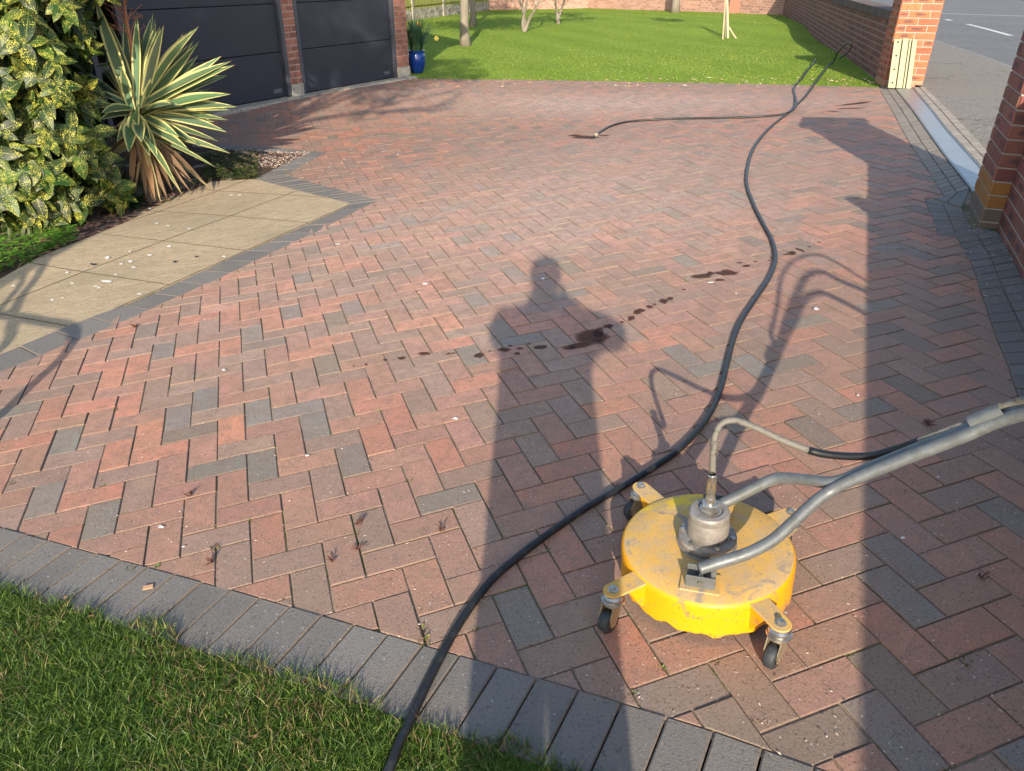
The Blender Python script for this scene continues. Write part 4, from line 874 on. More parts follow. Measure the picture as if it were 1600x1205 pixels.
Bp = [(926, 215, rh), (934, 209, rh), (955, 197, rh), (985, 190, rh), (1040, 186, rh), (1110, 184.5, rh), (1170, 183, rh), (1215, 180, rh), (1236, 174, .03), (1244, 164, .03), (1243, 152, rh), (1240, 140, rh), (1245, 131, rh), (1254, 122, .03), (1262, 110, .05), (1271, 100, .05), (1275, 92, .07)]
hose('garden_hose', Bp, rh, 'black hose branching left across the far driveway with its end on the paving')
pe = gp(926, 215, .012); pf = gp(933, 210, .012); ax_ = (pe - pf) / np.linalg.norm(pe - pf); mb = MB(); mb.tube([pf - ax_ * .02, pf + ax_ * .02, pf + ax_ * .022, pf + ax_ * .06, pf + ax_ * .062, pf + ax_ * .085], [.014, .014, .019, .019, .012, .012], 12)
gh = bpy.data.objects['garden_hose']; o = mb.build('coupling', M_BRASSY, gh)
wp_ = np.array([3.13, -.20]) - WN * .05 + WE * .02; th = thing('added_pot', (*wp_, wz - .13 + .866), 'small added clay pot, unseen, on the low wall for its bump of shadow', 'pot'); mb = MB()  # unseen pot added to cast a bump along the wall's shadow
mb.lathe([(.001, 0), (.045, 0), (.062, .10), (.070, .10), (.070, .125), (.060, .125), (.055, .09), (.001, .09)], (*wp_, wz - .13 + .866), None, 24); part(mb, 'pot_body', mat('added_pot_terracotta', (.38, .15, .08), .85), th)  # body of the added, unseen pot
# ================================================================== WET PATCHES
mb = MB()
def blob(u, v, rx, ry, n=16, top=.0016, mbx=None, jag=.25, rot=0, col=None):
    sd = random.uniform(0, 50); P = []
    for k in range(n):
        a = 2 * math.pi * k / n; f = 1 + jag * noise.noise((math.cos(a) * 1.4 + sd, math.sin(a) * 1.4, 0)) * 2; x, y = math.cos(a) * rx * f, math.sin(a) * ry * f
        x, y = x * math.cos(rot) - y * math.sin(rot), x * math.sin(rot) + y * math.cos(rot); p = gp(u + x, v + y); P.append((p[0], p[1], p[2] + top))
    (mbx or mb).add(P, [tuple(range(n))[::-1]], 0, col)
for b_ in ((925, 528, 27, 11, 0), (905, 540, 22, 4, -.1), (890, 544, 12, 3, 0), (935, 520, 10, 7, -.5), (951, 510.5, 9, 4, 0), (845, 543, 12, 3.6, 0), (788, 547, 10, 3.2, 0), (808, 553, 5, 2.5, 0), (812, 545, 6, 2, 0), (797, 541, 4, 1.5, 0), (748, 556, 8, 4, 0), (706, 553, 9, 2, -.1), (663, 553, 11, 2.6, 0), (627, 560, 7, 2.4, 0), (602, 563, 3.5, 1.8, 0), (572, 570, 3, 1.5, 0), (827, 538, 4, 1.3, 0), (553, 572, 2, 1, 0), (765, 549, 3, 1.2, 0),
           (986, 498, 6, 4, -.3), (998, 487, 11, 4, -.2), (1015, 480, 6, 2.4, 0), (1037, 471, 7, 3.7, 0), (1048, 467, 6, 2.2, 0), (1023, 476, 3, 1.6, 0), (972, 504, 4, 2, 0), (1097, 432, 19, 3.8, -.05), (1136, 427, 20, 4.6, 0), (1110, 428, 6, 3, 0), (1125, 438, 9, 1.8, 0), (1166, 416, 7, 2, -.1), (1155, 411, 4, 1.2, 0), (1180, 409, 4, 1, 0), (1202, 407, 3, 1, 0), (1238, 396, 8, 3, 0), (1250, 391, 9, 2, .35), (1228, 398, 6, 1.2, 0), (1068, 453, 4, 1.2, 0), (1205, 403, 3, 1, 0), (915, 215, 22, 2.5, 0), (900, 212, 12, 1.4, 0), (945, 212, 9, 1, 0), (1265, 386, 3, 1, 0), (1280, 379, 3, 1, 0),
           (1332, 163, 22, 1.2, -.1), (1352, 160, 14, .8, -.12), (1300, 175, 14, .9, 0), (1330, 169.5, 24, .9, -.03)):
    sd0 = random.getstate(); blob(*b_[:4], rot=b_[4]); st1 = random.getstate(); random.setstate(sd0); blob(b_[0], b_[1], b_[2] * .82, b_[3] * .8, rot=b_[4], top=.0024)
mb.build('wet_patches', M_WET, kind='structure')
# droppings and scraps on the slabs and pavers
mb = MB()
for u, v, a, b in ((167, 441, 11, 1.8), (204, 410, 5, 1.6), (209, 419, 4, 1.4), (190, 414, 5, 1.4), (234, 400, 5, 1.4), (265, 386, 6, 1.4), (168, 404, 6, 2.2), (105, 427, 4, 1.3), (150, 449, 4, 1.2), (155, 451, 4, 1.2), (82, 470, 4, 1.2), (22, 448, 5, 1.5), (234, 327, 4, 1.2), (263, 354, 4, 1.2), (203, 394, 3, 1.2), (181, 430, 3, 1), (98, 467, 3, 1), (245, 350, 4, 1), (296, 359, 5, 1), (361, 306, 4, 1), (374, 306, 5, 1), (113, 444, 4, 1), (350, 402, 4, 1.5), (218, 461, 5, 1.5), (528, 383, 5, 1.3), (664, 445, 6, 2), (848, 437, 4, 1.6), (712, 656, 6, 2.5), (350, 580, 4, 1.6), (480, 714, 5, 2), (252, 826, 6, 2.5), (287, 857, 4, 1.5), (1110, 443, 8, 1.5), (1410, 843, 5, 2.5), (1465, 748, 3, 1.5), (1150, 460, 3, 1), (1275, 485, 5, 3), (1340, 620, 3, 1.8)):
    blob(u, v, a * .72, b * .8, 10, .0062, jag=.42)
mb.build('bird_droppings', M_WHITE, kind='stuff')
# grit, husks, twigs scattered on the paving
def grit(name, polyfn, n, cols, s0, s1, off=.001, elong=1):
    mb = MB()
    for _ in range(n):
        x, y = polyfn()
        z = gz(x, y) + off; s_ = random.uniform(s0, s1); a = random.uniform(0, 6.3); e = np.array([math.cos(a), math.sin(a), 0]) * s_ * random.uniform(1, 1 + elong); f = np.array([-math.sin(a), math.cos(a), 0]) * s_ * .6; c = np.array([x, y, z])
        h_ = np.array([0, 0, s_ * random.uniform(.3, .8)]); col = random.choice(cols); k_ = random.uniform(.7, 1.2); mb.add([c - e, c + f, c + e, c - f, c + h_], [(0, 3, 4), (3, 2, 4), (2, 1, 4), (1, 0, 4)], 0, (col[0] * k_, col[1] * k_, col[2] * k_, 1))
    return mb.build(name, M_VC, kind='stuff')
def px_in(u0, v0, u1, v1, poly=None):
    def f():
        for _ in range(200):
            p = gp(random.uniform(u0, u1), random.uniform(v0, v1))
            if poly is None or inpoly(np.array([p[0]]), np.array([p[1]]), poly)[0]: return p[0], p[1]
        return p[0], p[1]
    return f
grit('grit', px_in(0, 150, 1600, 1205, DRIVE), 1500, [(.55, .5, .42), (.5, .4, .32), (.35, .24, .18), (.12, .09, .07)], .0012, .0035)
grit('edge_litter', px_in(560, 122, 1380, 137), 260, [(.4, .28, .16), (.25, .16, .1), (.5, .42, .3)], .008, .02, .004)
grit('leaf_litter', px_in(60, 300, 340, 405, BED), 1600, [(.20, .10, .07), (.13, .075, .055), (.30, .19, .13), (.09, .055, .045)], .004, .014, .003, 3)
grit('bed_gravel', px_in(330, 222, 500, 262, BED), 1500, [(.46, .32, .26), (.36, .24, .2), (.52, .44, .38), (.25, .17, .14)], .004, .009, .001)
grit('loose_gravel', px_in(390, 215, 640, 275, None), 160, [(.5, .38, .3), (.5, .45, .4)], .003, .007, .004)
grit('wall_debris', px_in(1500, 350, 1600, 470, None), 260, [(.5, .4, .3), (.3, .2, .15), (.45, .42, .38)], .002, .006, .004)
grit("lawn_litter", (lambda Q: (lambda: tuple(Q[random.randrange(len(Q))])))(scat(near_poly, 400)), 45, [(.16, .09, .05), (.12, .07, .045), (.26, .19, .11)], .004, .008, .018, 1)
# moss and weeds in joints
def tufts(name, L, m_=M_PLANT, cols=((.06, .13, .02), (.10, .17, .03), (.16, .17, .04))):
    mb = MB()
    for (x, y, r_, n_, h_) in L:
        for _ in range(n_):
            a = random.uniform(0, 6.3); q_ = r_ * random.uniform(0, 1) ** .6; cx, cy = x + math.cos(a) * q_, y + math.sin(a) * q_; z = gz(cx, cy) - .005; s_ = random.uniform(.3, 1) * h_; b_ = random.uniform(0, 6.3); wv = np.array([math.cos(b_), math.sin(b_), 0]) * s_ * .22
            tip = np.array([cx, cy, z]) + np.array([math.cos(a) * s_ * .5, math.sin(a) * s_ * .5, s_ * .9]); mid = (np.array([cx, cy, z]) + tip) / 2 + np.array([0, 0, s_ * .12]); c = random.choice(cols); k_ = random.uniform(.7, 1.3)
            mb.add([(cx, cy, z), mid + wv, tip, mid - wv], [(0, 1, 2, 3)], 0, (c[0] * k_, c[1] * k_, c[2] * k_, 1))
    o = mb.build(name, m_); return o
L = []
for _ in range(2000):
    i = random.randint(-30, 60); j = random.randint(-25, 50); x, y = i * .1 * .998 + random.choice((0, random.uniform(-.05, .05))), j * .1 * .999 + random.choice((0, 0, random.uniform(-.05, .05)))
    # keep to a joint line
    if random.random() < .5: x = i * .1 * .998
    else: y = j * .1 * .999
    if noise.noise((x * 1.1, y * 1.1, 4)) < -.12 or not inpoly(np.array([x]), np.array([y]), DRIVE)[0]: continue
    L.append((x, y, random.uniform(.003, .012), random.randint(3, 10), random.uniform(.004, .009)))
o = tufts('joint_moss', L); o['kind'] = 'stuff'
L = []
for (u, v, s_) in ((335, 855, 1), (392, 812, 1), (398, 684, .6), (640, 752, .8), (1035, 1045, .8), (1468, 900, .7), (1410, 768, .8), (658, 985, 1.1), (663, 1002, 1), (1195, 1170, .9), (1180, 1125, .8), (740, 985, 1), (205, 890, 1), (515, 850, .5), (1510, 1035, .9), (990, 1085, .8), (1120, 1035, .6), (245, 885, .8), (555, 835, .8), (640, 735, .8), (10, 700, 1), (20, 755, 1), (860, 862, .8), (1550, 830, .7), (660, 318, .9), (585, 400, 1.0), (1025, 760, .6), (180, 640, .6), (160, 760, .7)):
    p = gp(u, v); s_ *= random.uniform(.6, 1.0); L.append((p[0], p[1], .014 * s_, int(30 * s_), .018 * s_))
o = tufts('joint_weeds', L, M_PLANT, ((.07, .15, .02), (.12, .2, .03), (.2, .16, .04), (.12, .06, .03))); o['kind'] = 'stuff'
mb = MB()
for (u, v, n_) in ((297, 775, 9), (560, 820, 8), (560, 858, 6), (690, 830, 6), (210, 512, 9), (1450, 665, 14), (520, 878, 4), (330, 880, 10), (1535, 905, 6)):
    p = gp(u, v)
    for _ in range(n_):
        a = random.uniform(0, 6.3); l_ = random.uniform(.006, .022); q0 = p + np.array([random.uniform(-.006, .006), random.uniform(-.006, .006), .002]); q1 = q0 + np.array([math.cos(a) * l_, math.sin(a) * l_, random.uniform(.005, .025)]); mb.tube([q0, (q0 + q1) / 2 + np.array([0, 0, .004]), q1], [.0016, .0022, .0005], 5)
mb.build('withered_weeds', mat('withered', (.10, .04, .03), .8), kind='stuff')
for i, (u, v, lab) in enumerate(((147, 415, 'crumpled black leaf scrap among white droppings on the path slabs'), (274, 411, 'small black scrap near the grey path edging'), (307, 403, 'tiny black scrap farthest along the path slabs'))):
    p = gp(u, v); mb = MB(); n_ = 9; P = [p + np.array([math.cos(a) * .022 * random.uniform(.5, 1.2) * (1 if i == 0 else .6), math.sin(a) * .012 * random.uniform(.5, 1.2), random.uniform(.004, .016)]) for a in np.linspace(0, 6.28, n_, endpoint=False)]
    mb.add(P + [p + np.array([0, 0, .012])], [(k, (k + 1) % n_, n_) for k in range(n_)]); o = mb.build('leaf_scrap', M_BLACKBIT); tag(o, lab, 'scrap')
p = gp(232, 920); mb = MB(); mb.box(p + np.array([0, 0, .006]), (.026, .014, .003), None, 0); o = mb.build('wood_chip', mat('wood_chip', (.5, .3, .17), .8)); o.rotation_euler = (0, 0, 0); tag(o, 'small tan wood chip lying on the grey front edging', 'wood chip')

# ================================================================== CREAM BOARD
q0 = gp(1393.5, 138); q1 = gp(1416, 139.5); bw = .25; be = fe.copy(); bn = fn
b0 = np.array([*(g2(1404, 139)), 0]); b0[2] = gz(b0[0], b0[1]) + .002
th = thing('cream_board', b0, 'cream grooved board with four screw holes leaning against the sunlit pillar', 'board')
topp = np.array([*(fo + fe * .17 + fn * .03), 0]); zt = at(1421, 62.6, np.linalg.norm(b0 - CW) + .1)[2]; base = b0[:2]; top2 = fo + fe * ((base - fo) @ fe) * 1.0 + fn * .028
upv = np.array([*(top2 - base), 0]); Ltot = zt - b0[2]; upv[2] = Ltot; Lb = np.linalg.norm(upv); upv /= Lb; e3 = np.array([*fe, 0.]); n3 = np.cross(e3, upv); n3 = n3 if n3[:2] @ fn > 0 else -n3
BF = lambda a, z, d: b0 + e3 * a + upv * z + n3 * d
wb_ = .245; mb = MB()
for a0, a1, d_ in ((-.5, -.18, .022), (-.13, .12, .028), (.17, .25, .02), (.30, .5, .024)):
    a0 *= wb_; a1 *= wb_; c = .008; P = [(a0, 0), (a1, 0), (a1, Lb - (.02 if a1 > .1 else 0)), (a0, Lb - (.02 if a0 < -.1 else 0))]
    vs = [BF(a, z, 0) for a, z in P] + [BF(a, z, d_) for a, z in P]; mb.add(vs, [(3, 2, 1, 0), (4, 5, 6, 7), (0, 1, 5, 4), (1, 2, 6, 5), (2, 3, 7, 6), (3, 0, 4, 7)])
part(mb, 'boards', M_CREAM, th, bevel=.002)
mb = MB(); vs = [BF(a, z, d) for d in (-.004, .012) for a, z in ((-.49 * wb_, .003), (.49 * wb_, .003), (.49 * wb_, Lb - .02), (-.49 * wb_, Lb - .02))]; mb.add(vs, [(3, 2, 1, 0), (4, 5, 6, 7), (0, 1, 5, 4), (1, 2, 6, 5), (2, 3, 7, 6), (3, 0, 4, 7)]); part(mb, 'backing', M_DARK, th)
for k in range(4):
    mb = MB(); c = BF(-.33 * wb_, Lb * (.10 + .275 * k), .0235); mb.lathe([(.0001, .001), (.009, .001), (.011, 0)], c, [e3, upv, n3], 14); part(mb, 'screw_hole', M_DARK, th)

# ================================================================== BLUE POT WITH DAFFODILS
pb = gp(652, 113.5); pb = np.array([*(pb[:2]), gz(*pb[:2]) - .0]); dpot = np.linalg.norm(pb - CW)
s_ = lambda px: px * dpot / FOC * .97
th = thing('plant_pot', pb, 'glossy royal blue glazed pot beside the garage pillar on the lawn edge', 'pot')
ph = s_(27) / .9; mb = MB(); rp_ = s_(20) / 2 * 1.15
mb.lathe([(.001, 0), (rp_ * .7, 0), (rp_ * .95, ph * .2), (rp_ * 1.13, ph * .5), (rp_ * 1.12, ph * .75), (rp_ * 1.0, ph * .88), (rp_ * 1.08, ph * .92), (rp_ * 1.1, ph), (rp_ * .97, ph), (rp_ * .93, ph * .9)], pb, None, 32); part(mb, 'pot_body', M_BLUE, th, smooth='auto')
mb = MB(); mb.lathe([(rp_ * .95, ph * .9), (.001, ph * .92)], pb, None, 24); part(mb, 'compost', M_SOIL, th)
pt = pb + np.array([0, 0, ph * .9]); th = thing('daffodils', pt, 'clump of long blue green daffodil leaves with yellow flowers in the blue pot', 'flowers'); mb = MB()
for k in range(260):
    a = random.uniform(0, 6.3); l_ = random.uniform(.32, .60); ln = random.uniform(.02, .30) if k > 25 else random.uniform(.2, .42); r0 = random.uniform(0, rp_ * .7); o_ = pt + np.array([math.cos(a) * r0, math.sin(a) * r0, 0]); d_ = np.array([math.cos(a), math.sin(a), 0]); sd = np.array([-math.sin(a), math.cos(a), 0]) * .008
    P = [o_ + d_ * ln * t ** 1.6 + np.array([0, 0, l_ * (t - (.45 if ln > .25 else .12) * t * t)]) for t in (0, .35, .7, 1)]; c = (.045, .105, .06) if random.random() < .7 else (.07, .14, .05)
    vs = []; [vs.extend([p - sd * (1 - .6 * i / 3), p + sd * (1 - .6 * i / 3)]) for i, p in enumerate(P)]; mb.add(vs, [(2 * i, 2 * i + 1, 2 * i + 3, 2 * i + 2) for i in range(3)], 0, (*c, 1))
part(mb, 'foliage', M_PLANT, th)
for (u, v, c, dd_) in ((654, 38, (.7, .33, .02), -.05), (682, 60, (.80, .66, .12), -.12), (644, 55, (.65, .62, .25), -.1)):
    c0_ = at(u, v, dpot + dd_); mb = MB()
    dir_ = (CW - c0_); dir_ /= np.linalg.norm(dir_); u_ = np.cross(dir_, (0, 0, 1.)); u_ /= np.linalg.norm(u_); w_ = np.cross(u_, dir_)
    for k in range(6):
        a = k * 1.047; e_ = u_ * math.cos(a) + w_ * math.sin(a); f_ = np.cross(dir_, e_); mb.add([c0_, c0_ + e_ * .022 + f_ * .012 - dir_ * .002, c0_ + e_ * .042 - dir_ * .006, c0_ + e_ * .022 - f_ * .012 - dir_ * .002], [(0, 1, 2, 3)], 0, (*c, 1))
    mb.lathe([(.007, 0), (.011, .02), (.013, .026)], c0_, [u_, w_, dir_], 10, 0, None, (*[q_ * .9 for q_ in c], 1)); fl = part(mb, 'flower', M_PLANT, th)
    mb = MB(); mb.tube([c0_ - dir_ * .004, c0_ - dir_ * .03 - np.array([0, 0, .03]), pt + np.array([0, 0, .1])], .003, 6, 0, (.05, .12, .04, 1)); part(mb, 'stem', M_PLANT, fl)

# ================================================================== TREES ON THE LAWN
def leafcloud(mb, c, rx, ry, rz, n, s0, s1, cols, hole=.0, up=.3):
    sd = random.uniform(0, 99)
    for _ in range(n):
        d = RNG.normal(size=3); d /= np.linalg.norm(d); r_ = random.uniform(.35, 1) ** .6; p = np.array(c) + d * np.array([rx, ry, rz]) * r_
        if noise.noise((p[0] * 2.2 + sd, p[1] * 2.2, p[2] * 2.2)) < hole: continue
        a = RNG.normal(size=3); a /= np.linalg.norm(a); b = np.cross(a, d + .01); b /= np.linalg.norm(b) + 1e-9; s_ = random.uniform(s0, s1); col = random.choice(cols); k_ = random.uniform(.7, 1.3)
        mb.add([p - a * s_, p + b * s_ * .45, p + a * s_, p - b * s_ * .45], [(0, 1, 2, 3)], 0, (col[0] * k_, col[1] * k_, col[2] * k_, 1))
GREENS = [(.04, .075, .02), (.06, .10, .025), (.09, .13, .03)]
def branches(mb, p, d, L, r, depth, spread=.6):
    n_ = 4; P = [np.array(p)]; dd = np.array(d, float)
    for i in range(n_): dd = dd + RNG.normal(size=3) * .10; dd /= np.linalg.norm(dd); P.append(P[-1] + dd * L / n_)
    mb.tube(P, list(np.linspace(r, r * .6, n_ + 1)), 8 if r > .02 else 5)
    tips = [P[-1]]
    if depth > 0:
        for k in range(3 if depth > 1 else 4):
            q_ = P[random.randint(2, n_)]; nd = dd + RNG.normal(size=3) * spread; nd[2] = abs(nd[2]) * .8 + .15; nd /= np.linalg.norm(nd); tips += branches(mb, q_, nd, L * random.uniform(.55, .8), r * .55, depth - 1, spread)
    return tips
def tree(base, lean, h, r0, label, crown_r, nleaf, hole, group=None, r1=None):
    b = np.array([*base, gz(*base) - .05]); th = thing('tree', b, label, 'tree', group); mb = MB(); d = np.array([lean[0], lean[1], 1.]); d /= np.linalg.norm(d)
    P = [b + d * t * h + RNG.normal(size=3) * np.array([.012, .012, 0]) for t in np.linspace(0, 1, 8)]; rr = [r0 * (1.35 if i == 0 else 1 - .05 * i) for i in range(8)]
    mb.tube(P, rr, 14); tips = []
    for _ in range(5):
        nd = d + RNG.normal(size=3) * .5; nd[2] = abs(nd[2]); nd /= np.linalg.norm(nd); tips += branches(mb, P[random.randint(5, 7)], nd, h * .35, r0 * .5, 2)
    part(mb, 'trunk', M_BARK, th, smooth=True); mb = MB(); per = max(1, nleaf // len(tips))
    for t in tips: leafcloud(mb, t, crown_r * .42, crown_r * .42, crown_r * .32, per, .03, .07, GREENS, hole)
    part(mb, 'crown', M_PLANT, th); return th
t1 = g2(727, 71); tree(t1, (.0, .0), 2.3, s_(14) / 2 * np.linalg.norm(t1 - CW[:2]) / dpot * .98, 'thick grey brown tree trunk on the lawn just right of the blue pot', 2.6, 9000, -.2)
t2 = g2(739, 41); tree(t2, (.0, .0), 2.6, .085, 'darker slim trunk standing right behind the thick grey trunk', 2.6, 8000, -.2)
t3 = g2(1039, 13.5); tree(t3, (0, 0), 2.6, .11, 'short dark trunk against the back wall, left of the rougher trunk', 1.0, 500, .1)
t4 = g2(1055, 19.5); tree(t4, (-.04, 0), 2.6, .13, 'rough trunk with suckers at its foot in front of the back wall', 1.0, 500, .1)
def multistem(u, v, stems, label, h=2.0):
    b = gp(u, v); b[2] -= .03; D_ = np.linalg.norm(b - CW); th = thing('shrub', b, label, 'shrub'); mb = MB(); tips = []
    for pts in stems:
        P = [b] + [at(uu, vv, D_ + dd_) for uu, vv, dd_ in pts]; C = catmull(P, 4); r_ = np.linspace(.055, .022, len(C)); mb.tube(C, list(r_), 8); d = P[-1] - P[-2]; d /= np.linalg.norm(d)
        for _ in range(2): nd = d + RNG.normal(size=3) * .35; nd /= np.linalg.norm(nd); tips += branches(mb, P[-1], nd, .8, .022, 2, .5)
        for _ in range(3): nd = d + RNG.normal(size=3) * .5; nd /= np.linalg.norm(nd); branches(mb, P[-2], nd, .35, .010, 1, .5)
    part(mb, 'stems', M_BARK, th, smooth=True); mb = MB()
    for t in tips: leafcloud(mb, t, .35, .35, .3, 40, .03, .06, GREENS, -.1)
    part(mb, 'leaves', M_PLANT, th)
multistem(819, 49, [[(817, 36, 0), (819, 22, 0), (823, 6, -.1), (824, -14, -.1)], [(824, 38, 0), (830, 24, -.1), (838, 11, -.2), (846, -12, -.2)], [(820, 34, .1), (816, 12, .2), (808, -8, .3)]], 'pale bare multi stemmed shrub forking low on the lawn')
multistem(872, 37, [[(871, 26, 0), (869, 12, 0), (866, -10, 0)], [(874, 24, 0), (879, 10, .1), (884, -10, .1)]], 'smaller forked bare shrub farther back near the brick wall')
# staked sapling
b = gp(1137, 58); D_ = np.linalg.norm(b - CW); th = thing('staked_sapling', b, 'young tree tied to a tripod of pale wooden stakes on the lawn', 'sapling')
for (u0, v0, u1, v1, wst, nm) in ((1137.5, 59, 1136, -25, .028, 'stake'), (1129.5, 61, 1134, -5, .014, 'stake'), (1150, 60, 1136, 38, .018, 'stake')):
    p0 = gp(u0, v0); p1_ = at(u1, v1, D_ + (0 if u0 != 1150 else .02)); mb = MB(); mb.tube([p0 - (p1_ - p0) * .03, p1_], wst, 4 if nm == 'stake' else 8); part(mb, nm, mat('stake_wood', (.50, .40, .25), .8), th)
mb = MB(); p0 = gp(1133.5, 59.5); P = [p0, at(1134, 20, D_), at(1134.5, -30, D_), at(1135, -70, D_)]; mb.tube(P, [.014, .012, .011, .008], 8); tips = branches(mb, P[-1], (0, 0, 1), .7, .009, 2, .5); tr = part(mb, 'trunk', M_BARK, th)
mb = MB(); [leafcloud(mb, t, .22, .22, .2, 45, .03, .055, GREENS, -.2) for t in tips]; leafcloud(mb, np.mean(tips, 0), .5, .5, .4, 700, .03, .06, GREENS, -.05); part(mb, 'crown', M_PLANT, th)

# ================================================================== SPOTTED LAUREL
def leafmesh(mb, p, d, nrm, L, W, col, droop=.35, fold=.25, n=5, seeds=None):
    d = d / np.linalg.norm(d); s = np.cross(d, nrm); s /= np.linalg.norm(s) + 1e-9; nn = np.cross(s, d); vs = []; uv = []
    for i in range(n + 1):
        t = i / n; w_ = W * .5 * (math.sin(math.pi * min(1, t * .96 + .02) ** .8) ** .85) * (1 if t < .97 else .25); c = p + d * (L * t) - nn * (droop * L * t * t)
        vs += [c - s * w_ + nn * w_ * fold, c, c + s * w_ + nn * w_ * fold]; uv += [(0, t), (.5, t), (1, t)]
    fs = []; us = []
    for i in range(n):
        a = 3 * i
        for f in ((a, a + 1, a + 4, a + 3), (a + 1, a + 2, a + 5, a + 4)): fs.append(f); us.append([(uv[j][0], uv[j][1]) for j in f])
    mb.add(vs, fs, 0, col, us)
    if seeds is not None: seeds.extend([random.random()] * 0 + [seeds_val] * len(fs))
def spotted():
    global seeds_val
    base = gp(60, 372); D_ = np.linalg.norm(base - CW); b = base + np.array([-.15, .45, 0]); b[2] = gz(b[0], b[1])
    th = thing('spotted_laurel', b, 'large glossy laurel bush with yellow speckled leaves at the left edge', 'shrub')
    mb = MB(); seeds = []; stems = MB(); dark = MB()
    fwd = np.array([FW[0], FW[1], 0]); fwd /= np.linalg.norm(fwd)
    # clump centres given by where the bush shows: (u, v, radius px)
    cl_ = [(10, 60, 60), (75, 15, 45), (45, 130, 65), (95, 95, 38), (20, 200, 65), (80, 190, 52), (118, 150, 26), (45, 270, 55), (100, 245, 40), (15, 300, 40), (128, 205, 28), (-60, 80, 90), (-70, 220, 90), (118, 50, 14), (-160, 140, 110), (30, -60, 80), (90, -50, 45), (-60, -90, 110), (65, 318, 26), (105, 300, 24), (196, 322, 13), (140, 255, 22), (165, 290, 12), (60, -160, 110), (-120, -200, 140), (100, -110, 80)]
    for (u, v, rpx) in cl_:
        dep = D_ + .18 + (.12 if u > 110 else 0) + (.25 if v < 0 else 0) + (.3 if u < -40 else 0); c = at(u, v, dep); r_ = rpx * dep / FOC; nw = int(7 + rpx * .36)
        for _ in range(nw):
            dv = RNG.normal(size=3); dv /= np.linalg.norm(dv)
            if dv @ np.array([*fwd[:2], 0]) > .35: dv = -dv
            q_ = c + dv * r_ * random.uniform(.72, 1.05); out = dv * .7 + np.array([0, 0, .35]) - fwd * .35; out /= np.linalg.norm(out)
            if q_[2] < gz(q_[0], q_[1]) + .05 or noise.noise(tuple(q_ * 5.5)) < -.13: continue
            nl = random.choice((4, 5, 6)); a0 = random.uniform(0, 6.3); u1 = np.cross(out, (0, 0, 1.)); u1 /= np.linalg.norm(u1) + 1e-9; u2 = np.cross(out, u1)
            for k in range(nl):
                a = a0 + k * 6.283 / nl + random.uniform(-.3, .3); side_ = u1 * math.cos(a) + u2 * math.sin(a); d = side_ * .95 + out * random.uniform(.0, .5) + np.array([0, 0, -.32]); g_ = random.choice(((.014, .036, .007), (.022, .052, .009), (.014, .030, .008), (.042, .078, .012)))
                seeds_val = random.random(); L_ = random.uniform(.11, .185); leafmesh(mb, q_, d, out, L_, L_ * random.uniform(.46, .58), (*[x_ * random.uniform(.8, 1.2) for x_ in g_], 1), random.uniform(.15, .5), .22, 5, seeds)
            stems.tube([c - fwd * -.1, (c + q_) / 2 + np.array([0, 0, -.02]), q_], [.006, .005, .003], 5)
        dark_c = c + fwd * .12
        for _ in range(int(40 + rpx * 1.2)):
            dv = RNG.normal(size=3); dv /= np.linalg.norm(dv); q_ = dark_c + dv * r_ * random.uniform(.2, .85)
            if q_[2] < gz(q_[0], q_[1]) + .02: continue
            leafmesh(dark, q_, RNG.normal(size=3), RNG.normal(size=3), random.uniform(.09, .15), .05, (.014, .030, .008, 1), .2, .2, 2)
    for k in range(14):
        a = random.uniform(0, 6.3); p0 = b + np.array([math.cos(a) * .25, math.sin(a) * .25, -.03]); tgt = at(random.uniform(-60, 150), random.uniform(-60, 250), D_ + .35); stems.tube(catmull([p0, (p0 * .5 + tgt * .5) + np.array([0, 0, .1]), tgt], 4), [.018, .017, .016, .015, .013, .012, .010, .008, .006], 6)
    o = part(mb, 'leaves', M_SPOT, th, smooth=True); a = o.data.attributes.new('Seed', 'FLOAT', 'FACE'); a.data.foreach_set('value', seeds)
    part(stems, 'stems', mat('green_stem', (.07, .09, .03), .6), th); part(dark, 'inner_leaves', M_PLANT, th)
spotted()
